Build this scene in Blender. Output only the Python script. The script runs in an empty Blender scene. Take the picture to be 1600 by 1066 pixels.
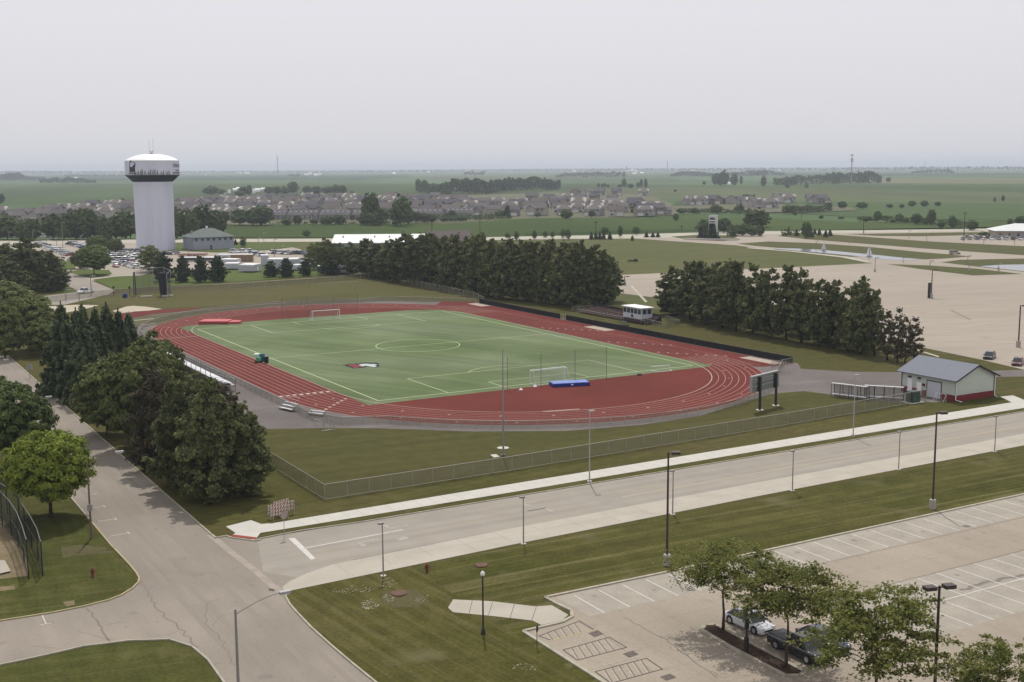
import bpy, bmesh, math, random
import numpy as np
from mathutils import Vector, Matrix
from mathutils.geometry import tessellate_polygon
random.seed(7); RNG = np.random.default_rng(7)
SC = bpy.context.scene
COL = SC.collection
R = math.radians
PI = math.pi

# ---------------------------------------------------------------- camera
# surveyed from the soccer pitch: world x runs along the near goal line, y along the touchline, metres
F, PITCH, ROLL, YAW = 1875.56, 0.144154, -0.00580727, 0.531365
CX, CY, CH = -80.621, -181.459, 38.618
FW = Vector((math.sin(YAW)*math.cos(PITCH), math.cos(YAW)*math.cos(PITCH), -math.sin(PITCH)))
R0 = Vector((math.cos(YAW), -math.sin(YAW), 0)); U0 = R0.cross(FW)
RT = R0*math.cos(ROLL) + U0*math.sin(ROLL); UP = -R0*math.sin(ROLL) + U0*math.cos(ROLL)
cam_d = bpy.data.cameras.new('camera'); cam = bpy.data.objects.new('camera', cam_d); COL.objects.link(cam)
cam_d.sensor_width = 36; cam_d.sensor_fit = 'HORIZONTAL'; cam_d.lens = 36*F/1600
cam_d.clip_start = 1; cam_d.clip_end = 120000
cam.matrix_world = Matrix(((RT.x, UP.x, -FW.x, CX), (RT.y, UP.y, -FW.y, CY), (RT.z, UP.z, -FW.z, CH), (0, 0, 0, 1)))
SC.camera = cam
SC.view_settings.view_transform = 'Standard'; SC.view_settings.look = 'None'
SC.view_settings.exposure = 0.0; SC.view_settings.gamma = 1.0
SC.cycles.max_bounces = 6; SC.cycles.diffuse_bounces = 3; SC.cycles.glossy_bounces = 2
SC.cycles.transmission_bounces = 3; SC.cycles.transparent_max_bounces = 16; SC.cycles.volume_bounces = 0
SC.cycles.caustics_reflective = False; SC.cycles.caustics_refractive = False

# ---------------------------------------------------------------- sky and sun
SUN_AZ, SUN_EL = R(26), R(58)
w = bpy.data.worlds.new('World'); SC.world = w; w.use_nodes = True
nt = w.node_tree; nt.nodes.clear()
wo = nt.nodes.new('ShaderNodeOutputWorld'); bg = nt.nodes.new('ShaderNodeBackground'); sky = nt.nodes.new('ShaderNodeTexSky')
sky.sky_type = 'NISHITA'; sky.sun_disc = False; sky.sun_elevation = SUN_EL; sky.sun_rotation = SUN_AZ
sky.air_density = 1.0; sky.dust_density = 4.0; sky.ozone_density = 1.0
mx = nt.nodes.new('ShaderNodeMix'); mx.data_type = 'RGBA'
# an even, milky haze layer over the whole sky
mx.inputs[0].default_value = 0.95
tcw = nt.nodes.new('ShaderNodeTexCoord'); sxw = nt.nodes.new('ShaderNodeSeparateXYZ'); mrw = nt.nodes.new('ShaderNodeMapRange'); crw = nt.nodes.new('ShaderNodeMix'); crw.data_type = 'RGBA'
mrw.inputs[1].default_value = 0.0; mrw.inputs[2].default_value = .16; nt.links.new(tcw.outputs['Generated'], sxw.inputs[0]); nt.links.new(sxw.outputs[2], mrw.inputs[0]); nt.links.new(mrw.outputs[0], crw.inputs[0])
crw.inputs[6].default_value = (7.2, 7.15, 7.42, 1); crw.inputs[7].default_value = (8.15, 8.05, 8.55, 1); nt.links.new(crw.outputs[2], mx.inputs[7])
nt.links.new(sky.outputs[0], mx.inputs[6]); nt.links.new(mx.outputs[2], bg.inputs[0]); bg.inputs[1].default_value = 0.1
nt.links.new(bg.outputs[0], wo.inputs[0])
sd = bpy.data.lights.new('sun', 'SUN'); sd.energy = 3.0; sd.angle = R(0.8); sd.color = (1.0, 0.965, 0.9)
so = bpy.data.objects.new('sun', sd); COL.objects.link(so)
sdir = Vector((math.sin(SUN_AZ)*math.cos(SUN_EL), math.cos(SUN_AZ)*math.cos(SUN_EL), math.sin(SUN_EL)))
so.rotation_euler = sdir.to_track_quat('Z', 'Y').to_euler(); so.location = (0, 0, 300)

# ---------------------------------------------------------------- surveying helpers
def P(px, py, z=0.0):
    "ground point seen at photo pixel (1600 px wide frame)"
    d = FW + RT*((px-800)/F) - UP*((py-533)/F)
    t = (z-CH)/d.z
    return Vector((CX, CY, CH)) + d*t
def PP(pts, z=0.0): return [P(x, y, z).xy for x, y in pts]
def proj(v):
    d = Vector(v) - Vector((CX, CY, CH)); z = d.dot(FW)
    return 800+F*d.dot(RT)/z, 533-F*d.dot(UP)/z, z
def height(bx, by, ty):
    B = P(bx, by); lo, hi = 0.0, 300.0
    for _ in range(40):
        m = (lo+hi)/2
        if proj((B.x, B.y, m))[1] > ty: lo = m
        else: hi = m
    return lo
def ppm(bx, by):
    "photo pixels per metre at that ground point"
    return F/proj(P(bx, by))[2]

# ---------------------------------------------------------------- materials
def lin(c):
    c /= 255.0
    return c/12.92 if c <= .04045 else ((c+.055)/1.055)**2.4
EXPO = 1.70
def A(r, g, b, k=None):
    "albedo of a level surface that photographs as this sRGB colour"
    k = k or EXPO
    return tuple(min(.85, lin(v)/k) for v in (r, g, b))
MATS = {}
def mat(name, col, rough=.85, spec=.25, metal=0, n=None, transl=0, emit=None):
    """n: list of (scale xyz or float, amount, colour or None, rotation z, detail) noise layers in world space"""
    if name in MATS: return MATS[name]
    m = bpy.data.materials.new(name); m.use_nodes = True; MATS[name] = m
    t = m.node_tree; b = t.nodes['Principled BSDF']
    b.inputs['Roughness'].default_value = rough; b.inputs['Specular IOR Level'].default_value = spec
    b.inputs['Metallic'].default_value = metal; b.inputs['Base Color'].default_value = (*col, 1)
    last = None
    if n:
        geo = t.nodes.new('ShaderNodeNewGeometry')
        rgb = t.nodes.new('ShaderNodeRGB'); rgb.outputs[0].default_value = (*col, 1); last = rgb.outputs[0]
        for L in n:
            sc_, amt, c2 = L[0], L[1], L[2]; rot = L[3] if len(L) > 3 else 0; det = L[4] if len(L) > 4 else 3
            lo, hi = (L[5] if len(L) > 5 else (.35, .65))
            mp = t.nodes.new('ShaderNodeMapping'); mp.vector_type = 'TEXTURE' if False else 'POINT'
            mp.inputs['Rotation'].default_value = (0, 0, rot)
            s = sc_ if isinstance(sc_, tuple) else (sc_,)*3
            mp.inputs['Scale'].default_value = s
            # rotate first, then scale
            mp0 = t.nodes.new('ShaderNodeMapping'); mp0.inputs['Rotation'].default_value = (0, 0, rot)
            mp.inputs['Rotation'].default_value = (0, 0, 0)
            t.links.new(geo.outputs['Position'], mp0.inputs[0]); t.links.new(mp0.outputs[0], mp.inputs[0])
            no = t.nodes.new('ShaderNodeTexNoise'); no.inputs['Scale'].default_value = 1; no.inputs['Detail'].default_value = det
            t.links.new(mp.outputs[0], no.inputs[0])
            mr = t.nodes.new('ShaderNodeMapRange'); mr.inputs[1].default_value = lo; mr.inputs[2].default_value = hi
            t.links.new(no.outputs[0], mr.inputs[0])
            mi = t.nodes.new('ShaderNodeMix'); mi.data_type = 'RGBA'
            if c2 is None:  # brightness variation
                mr.inputs[3].default_value = 1-amt; mr.inputs[4].default_value = 1+amt
                mi.blend_type = 'MULTIPLY'; mi.inputs[0].default_value = 1
                t.links.new(last, mi.inputs[6]); t.links.new(mr.outputs[0], mi.inputs[7])
            else:
                mr.inputs[3].default_value = 0; mr.inputs[4].default_value = amt
                t.links.new(mr.outputs[0], mi.inputs[0]); t.links.new(last, mi.inputs[6]); mi.inputs[7].default_value = (*c2, 1)
            last = mi.outputs[2]
        t.links.new(last, b.inputs['Base Color'])
    if transl:
        out = t.nodes['Material Output']; tr = t.nodes.new('ShaderNodeBsdfTranslucent'); ms = t.nodes.new('ShaderNodeMixShader')
        ms.inputs[0].default_value = transl; tr.inputs[0].default_value = (*[min(1, c*1.3) for c in col], 1)
        if last: t.links.new(last, tr.inputs[0])
        t.links.new(b.outputs[0], ms.inputs[1]); t.links.new(tr.outputs[0], ms.inputs[2]); t.links.new(ms.outputs[0], out.inputs[0])
    return m
def leafmat(name, c1, c2, scale=.5, transl=.22, hue=.12):
    "foliage: two greens in clumps, each plant a little lighter or darker than the next"
    if name in MATS: return MATS[name]
    m = mat(name, c1, .75, .15)
    t = m.node_tree; b = t.nodes['Principled BSDF']; out = t.nodes['Material Output']
    geo = t.nodes.new('ShaderNodeNewGeometry'); no = t.nodes.new('ShaderNodeTexNoise'); no.inputs['Scale'].default_value = scale
    no.inputs['Detail'].default_value = 4
    t.links.new(geo.outputs['Position'], no.inputs[0])
    mr = t.nodes.new('ShaderNodeMapRange'); mr.inputs[1].default_value = .35; mr.inputs[2].default_value = .65
    t.links.new(no.outputs[0], mr.inputs[0])
    mi = t.nodes.new('ShaderNodeMix'); mi.data_type = 'RGBA'; mi.inputs[6].default_value = (*c1, 1); mi.inputs[7].default_value = (*c2, 1)
    t.links.new(mr.outputs[0], mi.inputs[0])
    oi = t.nodes.new('ShaderNodeObjectInfo'); hs = t.nodes.new('ShaderNodeHueSaturation')
    m2 = t.nodes.new('ShaderNodeMapRange'); m2.inputs[3].default_value = 1-hue*1.6; m2.inputs[4].default_value = 1+hue*1.6
    t.links.new(oi.outputs['Random'], m2.inputs[0]); t.links.new(m2.outputs[0], hs.inputs['Value'])
    t.links.new(mi.outputs[2], hs.inputs['Color']); t.links.new(hs.outputs[0], b.inputs['Base Color'])
    tr = t.nodes.new('ShaderNodeBsdfTranslucent'); ms = t.nodes.new('ShaderNodeMixShader'); ms.inputs[0].default_value = transl
    t.links.new(hs.outputs[0], tr.inputs[0])
    t.links.new(b.outputs[0], ms.inputs[1]); t.links.new(tr.outputs[0], ms.inputs[2]); t.links.new(ms.outputs[0], out.inputs[0])
    return m
def screenmat(name, col, alpha):
    "fine wire mesh or netting, far finer than a pixel: partly see-through"
    if name in MATS: return MATS[name]
    m = mat(name, col, .6, .3); t = m.node_tree; b = t.nodes['Principled BSDF']; out = t.nodes['Material Output']
    tp = t.nodes.new('ShaderNodeBsdfTransparent'); ms = t.nodes.new('ShaderNodeMixShader'); ms.inputs[0].default_value = alpha
    t.links.new(tp.outputs[0], ms.inputs[1]); t.links.new(b.outputs[0], ms.inputs[2]); t.links.new(ms.outputs[0], out.inputs[0])
    return m

# ---------------------------------------------------------------- mesh builder
class MB:
    def __init__(s): s.v = []; s.f = []; s.m = []; s.mi = 0
    def add(s, vs, fs):
        o = len(s.v); s.v += [tuple(v) for v in vs]; s.f += [tuple(i+o for i in f) for f in fs]; s.m += [s.mi]*len(fs); return s
    def mat(s, i): s.mi = i; return s
    def box(s, x0, x1, y0, y1, z0, z1):
        return s.add([(x0, y0, z0), (x1, y0, z0), (x1, y1, z0), (x0, y1, z0), (x0, y0, z1), (x1, y0, z1), (x1, y1, z1), (x0, y1, z1)],
                     [(3, 2, 1, 0), (4, 5, 6, 7), (0, 1, 5, 4), (1, 2, 6, 5), (2, 3, 7, 6), (3, 0, 4, 7)])
    def cbox(s, c, d): return s.box(c[0]-d[0]/2, c[0]+d[0]/2, c[1]-d[1]/2, c[1]+d[1]/2, c[2]-d[2]/2, c[2]+d[2]/2)
    def quad(s, a, b, c, d): return s.add([a, b, c, d], [(0, 1, 2, 3)])
    def tube(s, pts, rad, n=6, caps=True):
        pts = [Vector(p) for p in pts]; rs = rad if isinstance(rad, (list, tuple)) else [rad]*len(pts)
        o = len(s.v); vs = []; fs = []
        for i, p in enumerate(pts):
            t = (pts[min(i+1, len(pts)-1)]-pts[max(i-1, 0)])
            if t.length < 1e-9: t = Vector((0, 0, 1))
            t.normalize(); a = Vector((0, 0, 1)) if abs(t.z) < .9 else Vector((1, 0, 0))
            u = t.cross(a).normalized(); v = t.cross(u)
            for k in range(n):
                th = 2*PI*k/n + PI/n; vs.append(p+(u*math.cos(th)+v*math.sin(th))*rs[i])
        for i in range(len(pts)-1):
            for k in range(n):
                fs.append((i*n+k, i*n+(k+1) % n, (i+1)*n+(k+1) % n, (i+1)*n+k))
        if caps: fs += [tuple(range(n-1, -1, -1)), tuple(range((len(pts)-1)*n, len(pts)*n))]
        return s.add(vs, fs)
    def lathe(s, prof, n=16, c=(0, 0), caps=True):
        vs = []; fs = []
        for r, z in prof:
            for k in range(n):
                th = 2*PI*k/n; vs.append((c[0]+r*math.cos(th), c[1]+r*math.sin(th), z))
        for i in range(len(prof)-1):
            for k in range(n): fs.append((i*n+k, i*n+(k+1) % n, (i+1)*n+(k+1) % n, (i+1)*n+k))
        if caps: fs += [tuple(range(n-1, -1, -1)), tuple(range((len(prof)-1)*n, len(prof)*n))]
        return s.add(vs, fs)
    def prism(s, poly, z0, z1, axis='z'):
        n = len(poly); 
        if axis == 'z': f = lambda p, z: (p[0], p[1], z)
        elif axis == 'y': f = lambda p, z: (p[0], z, p[1])
        else: f = lambda p, z: (z, p[0], p[1])
        vs = [f(p, z0) for p in poly]+[f(p, z1) for p in poly]
        fs = [tuple(range(n-1, -1, -1)), tuple(range(n, 2*n))]+[(i, (i+1) % n, n+(i+1) % n, n+i) for i in range(n)]
        return s.add(vs, fs)
    def sheet(s, poly, z):
        "flat polygon, may be concave"
        tri = tessellate_polygon([[Vector((p[0], p[1], 0)) for p in poly]])
        fs = []
        for a, b, c in tri:
            A_, B_, C_ = poly[a], poly[b], poly[c]
            cr = (B_[0]-A_[0])*(C_[1]-A_[1])-(B_[1]-A_[1])*(C_[0]-A_[0])
            fs.append((a, b, c) if cr > 0 else (a, c, b))
        return s.add([(p[0], p[1], z) for p in poly], fs)
    def strip(s, pts, w, z, closed=False):
        "painted line of width w along a polyline"
        n = len(pts); L = []; Q = []
        for i, p in enumerate(pts):
            a = pts[(i-1) % n if closed else max(i-1, 0)]; b = pts[(i+1) % n if closed else min(i+1, n-1)]
            t = Vector((b[0]-a[0], b[1]-a[1])).normalized(); nn = Vector((-t.y, t.x))*w/2
            L.append((p[0]+nn.x, p[1]+nn.y, z)); Q.append((p[0]-nn.x, p[1]-nn.y, z))
        m = n if closed else n-1
        return s.add(L+Q, [(n+i, n+(i+1) % n, (i+1) % n, i) for i in range(m)])
    def mesh(s, name, mats, smooth=False):
        me = bpy.data.meshes.new(name); me.from_pydata(s.v, [], s.f)
        if not isinstance(mats, (list, tuple)): mats = [mats]
        for m in mats: me.materials.append(m)
        if len(mats) > 1: me.polygons.foreach_set('material_index', s.m)
        if smooth: me.polygons.foreach_set('use_smooth', [True]*len(s.f))
        me.update(); return me
    def build(s, name, mats, parent=None, loc=None, rot=None, smooth=False):
        o = bpy.data.objects.new(name, s.mesh(name, mats, smooth)); COL.objects.link(o)
        if parent is not None: o.parent = parent
        if loc is not None: o.location = loc
        if rot is not None: o.rotation_euler = (0, 0, rot)
        return o
def obj(name, mesh, parent=None, loc=None, rot=None, scale=None):
    o = bpy.data.objects.new(name, mesh); COL.objects.link(o)
    if parent is not None: o.parent = parent
    if loc is not None: o.location = loc
    if rot is not None: o.rotation_euler = (0, 0, rot)
    if scale is not None: o.scale = scale
    return o
def tag(o, label=None, cat=None, group=None, kind=None):
    if label: o['label'] = label
    if cat: o['category'] = cat
    if group: o['group'] = group
    if kind: o['kind'] = kind
    return o
def thing(name, label, cat, loc=(0, 0, 0), rot=0, group=None):
    o = bpy.data.objects.new(name, None); COL.objects.link(o); o.empty_display_size = .3
    o.location = (loc[0], loc[1], loc[2] if len(loc) > 2 else 0); o.rotation_euler = (0, 0, rot)
    return tag(o, label, cat, group)
def copy_tree(o, parent=None):
    c = o.copy(); COL.objects.link(c)
    if parent is not None: c.parent = parent
    for ch in [k for k in o.children]: copy_tree(ch, c)
    return c
ORD = 'leftmost second third fourth fifth sixth seventh eighth ninth tenth eleventh twelfth thirteenth fourteenth fifteenth sixteenth seventeenth eighteenth nineteenth twentieth'.split()
def nth(i):
    if i < 20: return ORD[i]
    k = i+1; s = 'th' if 10 <= k % 100 <= 20 else {1: 'st', 2: 'nd', 3: 'rd'}.get(k % 10, 'th')
    return f'{k}{s}'
def number(objs, what, where, key=None):
    "label a row of look-alikes by their order from the left of the photo"
    objs = sorted(objs, key=key or (lambda o: proj(o.location)[0]))
    for i, o in enumerate(objs):
        ds = o.get('desc', what)
        if 'desc' in o.keys(): del o['desc']
        pos = 'leftmost' if i == 0 else ('rightmost' if i == len(objs)-1 else f'{nth(i)} from left')
        if len(objs) == 1: pos = ''
        o['label'] = f"{ds}, {pos} {where}".replace(',  ', ', ')
def struct(name, mb, m, label=None, smooth=False):
    return tag(mb.build(name, m, smooth=smooth), kind='structure', label=label)
# ---------------------------------------------------------------- ground materials
g_lawn = mat('mown_lawn', A(90, 90, 46), .95, .05, n=[(.05, .55, A(112, 102, 66), 0, 5), ((.06, 1.6, 1), .16, None, R(-8), 3), (.6, .13, None, 0, 4), (6., .18, None, 0, 2)])
g_park = mat('park_lawn', A(86, 88, 40), .95, .05, n=[((.02, 1.1, 1), .75, A(128, 120, 82), R(2), 4, (.5, .68)), ((.03, 2.2, 1), .12, None, R(2), 2), (.05, .5, A(106, 98, 58), 0, 5), ((.035, .5, 1), .13, None, R(3), 3), (.4, .13, None, 0, 4), (3., .16, None, 0, 2), (.11, .7, A(130, 124, 92), 0, 6, (.58, .72))])
g_mid = mat('dry_lawn', A(98, 93, 54), .95, .05, n=[(.02, .5, A(86, 92, 50), 0, 5), ((.02, .45, 1), .1, None, R(5), 3), (.5, .1, None, 0, 4), (4., .12, None, 0, 2)])
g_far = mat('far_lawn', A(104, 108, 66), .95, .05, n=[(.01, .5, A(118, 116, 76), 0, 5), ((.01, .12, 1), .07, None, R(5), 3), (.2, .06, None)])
def crop(nm, r, g, b, s=1): return mat(nm, A(r, g, b), .95, .03, n=[((.004*s, .0008*s, 1), .22, None, R(20), 4), (.03, .06, None, 0, 4), (.0012, .3, A(r-4, g+6, b-4), 0, 3)])
g_crop = [crop('soy_rows', 86, 102, 56), crop('maize_rows', 66, 88, 52), crop('pale_crop', 104, 114, 78), crop('mid_crop', 86, 104, 66), crop('stubble', 128, 128, 90)]
g_asph = mat('worn_asphalt', A(167, 157, 143), .92, .2, n=[(.08, .10, None, 0, 5), ((.5, .04, 1), .06, None, 0, 3), (4, .05, None, 0, 2), (.35, .7, A(140, 128, 118), 0, 8, (.62, .76)), ((.9, .9, 1), .5, A(128, 116, 108), 0, 10, (.68, .74))])
g_asph2 = mat('street_asphalt', A(180, 172, 160), .92, .2, n=[((.02, .55, 1), .075, None, 0, 3), (.3, .05, None, 0, 5), (5, .04, None, 0, 2), ((.05, .9, 1), .4, A(190, 178, 155), 0, 3, (.5, .62))])
g_conc = mat('shoulder_concrete', A(208, 200, 184), .9, .2, n=[(.3, .06, None, 0, 5), (5, .04, None, 0, 2)])
g_walk = mat('new_concrete', A(228, 224, 213), .88, .2, n=[(.5, .04, None, 0, 5), (6, .03, None)])
g_lot = mat('lot_concrete', A(188, 175, 157), .9, .2, n=[(.06, .07, None, 0, 5), ((.4, .05, 1), .04, None, 0, 4), (3, .05, None, 0, 3), (.5, .5, A(160, 146, 132), 0, 8, (.6, .75))])
g_stall = mat('stall_concrete', A(188, 180, 165), .9, .2, n=[(.4, .08, None, 0, 6), (3, .05, None, 0, 3), ((.37, .2, 1), .55, A(162, 152, 140), 0, 6, (.6, .72))])
g_biglot = mat('pale_lot', A(190, 178, 162), .9, .15, n=[(.01, .06, None, 0, 5), ((.02, .25, 1), .05, None, R(12), 5), ((.03, .4, 1), .45, A(168, 154, 140), R(10), 8, (.62, .72))])
g_farroad = mat('far_concrete', A(208, 202, 184), .9, .15, n=[(.05, .06, None)])
g_kerb = mat('kerb_concrete', A(200, 192, 172), .9, .2, n=[(1.2, .12, None, 0, 4)])
g_kerby = mat('kerb_yellow_worn', A(205, 190, 140), .9, .2, n=[(.6, .8, A(190, 180, 160), 0, 5), (3, .1, None)])
g_paint = mat('road_paint', A(232, 228, 220), .7, .3, n=[(2, .08, None)])
g_fade = mat('faded_paint', A(206, 200, 190), .8, .2, n=[(3, .9, A(182, 173, 160), 0, 4, (.4, .6))])
g_tan = mat('faded_yellow_paint', A(200, 184, 158), .8, .2, n=[(1.5, .6, A(182, 173, 160), 0, 4)])
g_patch = mat('tar_patch', A(140, 129, 120), .8, .3, n=[(1.5, .6, A(150, 140, 130), 0, 5)])
g_track = mat('red_track', A(126, 60, 53), .95, .1, n=[(.06, .10, None, 0, 5), (.9, .05, None, 0, 4)])
g_trackd = mat('red_infield', A(122, 58, 49), .95, .1, n=[(.05, .12, None, 0, 5), (1.2, .04, None)])
g_tline = mat('lane_paint', A(216, 172, 160), .8, .2, n=[(1, .1, None)])
g_tlinew = mat('lane_paint_white', A(226, 204, 188), .8, .2)
g_turf = mat('turf', A(106, 125, 77), .9, .15, n=[(.03, .85, A(130, 143, 106), 0, 3, (.38, .58)), ((.5, .03, 1), .12, None, R(-24), 4), (.05, .07, None, 0, 4), ((.12, .012, 1), .08, None, R(-20), 3), (2, .04, None)])
g_turfline = mat('turf_paint', A(202, 218, 168), .8, .2)
g_grey = mat('dark_asphalt', A(128, 120, 116), .92, .2, n=[(.08, .14, None, 0, 5), (.8, .06, None, 0, 4), ((.05, .3, 1), .6, A(150, 142, 136), R(10), 5, (.55, .7))])
g_sand = mat('pale_sand', A(214, 204, 180), .95, .1, n=[(.3, .08, None)])
g_dirt = mat('bare_dirt', A(156, 138, 112), .95, .1, n=[(.3, .7, A(124, 118, 76), 0, 6), (1.5, .12, None)])
g_mulch = mat('dark_mulch', A(84, 68, 58), .95, .1, n=[(2, .25, None, 0, 5)])
g_water = mat('pond_water', A(120, 128, 134), .12, .5, n=[(.05, .1, None)])

# ---------------------------------------------------------------- the ground sheet, out to the horizon
GZ = 0.0
mb = MB(); N = 96; RG = 42000
cen = (200, 300)
rings = [0, 800, 3000, 12000, RG]
vs = [(cen[0], cen[1], -.904)]
for r in rings[1:]:
    for k in range(N): vs.append((cen[0]+r*math.cos(2*PI*k/N), cen[1]+r*math.sin(2*PI*k/N), -.904))
fs = [(0, 1+k, 1+(k+1) % N) for k in range(N)]
for i in range(len(rings)-2):
    a, b = 1+i*N, 1+(i+1)*N
    fs += [(a+k, b+k, b+(k+1) % N, a+(k+1) % N) for k in range(N)]
mb.add(vs, fs)
struct('ground', mb, crop('plain_fields', 96, 118, 78))

def field(name, pts, m, z): return struct(name, MB().sheet(PP(pts, z-.904), z-.904), m)
# far farmland in bands; every boundary is a straight hedge or road line in the world
far_bands = [
 ('crop_field', [(-400, 350), (-400, 329), (40, 320), (560, 314), (640, 297), (-400, 300)], 3),
 ('crop_field', [(-400, 300), (640, 297), (1000, 293), (1000, 287.5), (-400, 288)], 0),
 ('crop_field', [(560, 314), (700, 316), (880, 296), (1700, 303), (2200, 309), (2200, 292), (1700, 288), (900, 290), (600, 299)], 0),
 ('crop_field', [(880, 297), (1060, 292), (1700, 302.2), (2200, 309), (2200, 325), (1700, 318), (1180, 318), (1050, 311), (870, 305)], 2),
 ('crop_field', [(1060, 313), (1700, 319), (2200, 325), (2200, 350), (1700, 347), (1340, 340), (1200, 330), (1050, 322)], 3),
 ('crop_field', [(1700, 287.6), (1280, 286.5), (1280, 279.5), (2200, 277), (2200, 288)], 4),
 ('crop_field', [(860, 281), (1060, 284.6), (1060, 278), (870, 277.6)], 3),
 ('crop_field', [(-400, 284), (560, 281), (640, 277), (640, 273), (-400, 278)], 1),
 ('crop_field', [(640, 279), (1060, 276), (1060, 272.5), (640, 273)], 2),
 ('crop_field', [(1100, 275), (2200, 272), (2200, 269), (1100, 271.5)], 1),
]
for i, (nm, pts, k) in enumerate(far_bands): field(nm, pts, g_crop[k], .10+.05*i)
# soybean field between the houses and the ring road
field('crop_field', [(330, 351), (700, 349), (830, 341), (1060, 339), (1180, 340), (1330, 347), (1700, 345), (1700, 355), (1530, 355), (1180, 361.5), (920, 368.5), (740, 370.5), (330, 371.5), (200, 362)], g_crop[0], .70)
field('crop_field', [(820, 367.6), (1180, 359.5), (1180, 356), (1000, 360), (820, 364.5)], g_crop[1], .76)
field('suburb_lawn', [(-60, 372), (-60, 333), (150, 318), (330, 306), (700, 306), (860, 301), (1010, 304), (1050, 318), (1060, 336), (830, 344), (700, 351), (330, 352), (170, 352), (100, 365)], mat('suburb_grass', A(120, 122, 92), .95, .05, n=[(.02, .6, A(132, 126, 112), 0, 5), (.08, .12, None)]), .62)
field('suburb_lawn', [(1050, 322), (1180, 318), (1330, 324), (1340, 329), (1200, 332), (1060, 330)], mat('suburb_grass', (0, 0, 0)), .80)
# near and middle lawns
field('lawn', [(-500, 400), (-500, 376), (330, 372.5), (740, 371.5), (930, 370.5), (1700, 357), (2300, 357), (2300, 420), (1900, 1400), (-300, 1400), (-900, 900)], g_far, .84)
struct('lawn', MB().sheet([(-140, 250), (-140, -200), (200, -200), (140, -30), (120, 60), (100, 225), (40, 250)], -.004), g_mid)
struct('lawn', MB().sheet([(-45.5, 150), (-45.5, -61.9), (120, -61.9), (110, -49), (-30.2, -52.1), (-30.2, 20), (-38, 150)], 0), g_lawn)
struct('lawn', MB().sheet([(-32, -79), (-32, -230), (-20, -230), (160, -93), (160, -78)], 0), g_park)
g_park2 = mat('park_lawn_b', A(88, 88, 42), .95, .05, n=[((1.1, .02, 1), .6, A(126, 118, 80), R(-6), 4, (.5, .72)), ((2.4, .04, 1), .14, None, R(-6), 2), (.05, .5, A(106, 98, 58), 0, 5), (.4, .13, None, 0, 4), (3., .16, None, 0, 2), (.11, .7, A(130, 124, 92), 0, 6, (.58, .72))])
struct('lawn', MB().sheet([(-46, -79), (-46, -230), (-32, -230), (-32, -79)], 0), g_park2)
g_park3 = mat('park_lawn_c', A(84, 89, 43), .95, .05, n=[((.05, 1.2, 1), .45, A(116, 112, 74), R(12), 4, (.52, .72)), ((.9, .06, 1), .12, None, R(5), 2), (.07, .45, A(100, 96, 54), 0, 5), (.4, .13, None, 0, 4), (3., .16, None, 0, 2), (.2, .5, A(126, 118, 84), 0, 6, (.6, .72))])
struct('lawn', MB().sheet([(-120, 160), (-120, -190), (-56, -190), (-56, 160)], 0), g_park3)
# everything near stands on z = G0 = 0
G0 = 0.0
def S(name, poly, m, dz): return struct(name, MB().sheet(poly, G0+dz), m)
def rect(x0, x1, y0, y1): return [(x0, y0), (x1, y0), (x1, y1), (x0, y1)]
def arc(cx, cy, r, a0, a1, n=10): return [(cx+r*math.cos(R(a0+(a1-a0)*i/n)), cy+r*math.sin(R(a0+(a1-a0)*i/n))) for i in range(n+1)]
def Z(px, py): v = P(px, py, G0); return (v.x, v.y)
def ZZ(pts): return [Z(*p) for p in pts]
# ---- west road, its side road and the street, drawn as one worn asphalt surface with the street laid over it
left_kerb_a = [(-55.7, 160), (-55.7, -57)] + ZZ([(195, 875), (205, 886), (213, 896), (217.5, 904), (216.5, 910.5), (207, 920), (190, 930.5), (170, 938.5), (132, 948), (80, 958.5), (0, 971), (-120, 990)])
low_kerb = ZZ([(-140, 1062), (0, 1040), (70, 1025), (130, 1011), (200, 1002), (265, 1000), (300, 1011), (325, 1032), (352, 1070), (420, 1180)])
right_low = [(-46, -190)] + ZZ([(587, 1067), (550, 1037), (517, 1009), (487, 982), (465, 959), (453, 945), (447, 934), (445, 926)])
right_up = ZZ([(403, 842), (382, 843), (355, 838)]) + [(-45.7, -60), (-45.7, -57), (-45.7, 160)]
poly = left_kerb_a + [(-72, -110)] * 0 + low_kerb + [(-56, -190)] * 0 + right_low + [(-38, -77.6), (-38, -62.6)] + right_up
S('road', poly, g_asph, .010)
S('road', [(-44.9, -73), (-42, -62.6), (-11.4, -62.6), (160, -62.2), (160, -72.6), (-17, -73.4), (-36, -74.2), (-42, -77)], g_asph2, .014)
S('road_shoulder', ZZ([(445, 925), (441, 918), (452, 909), (480, 896), (520, 882)]) + [(-17.3, -73.4), (19.8, -72.9), (160, -72.0), (160, -76.6), (62.8, -77.3), (15.6, -77.6), (-20, -78.3)], g_conc, .018)
# gutter strip across the street mouth
mb = MB().strip([Z(328, 836), Z(365, 866), Z(400, 893), Z(425, 915), Z(447, 930)], .75, G0+.018)
struct('road_marking', mb, mat('gutter', A(186, 174, 160), .9, .2, n=[(1, .1, None)]))
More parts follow.
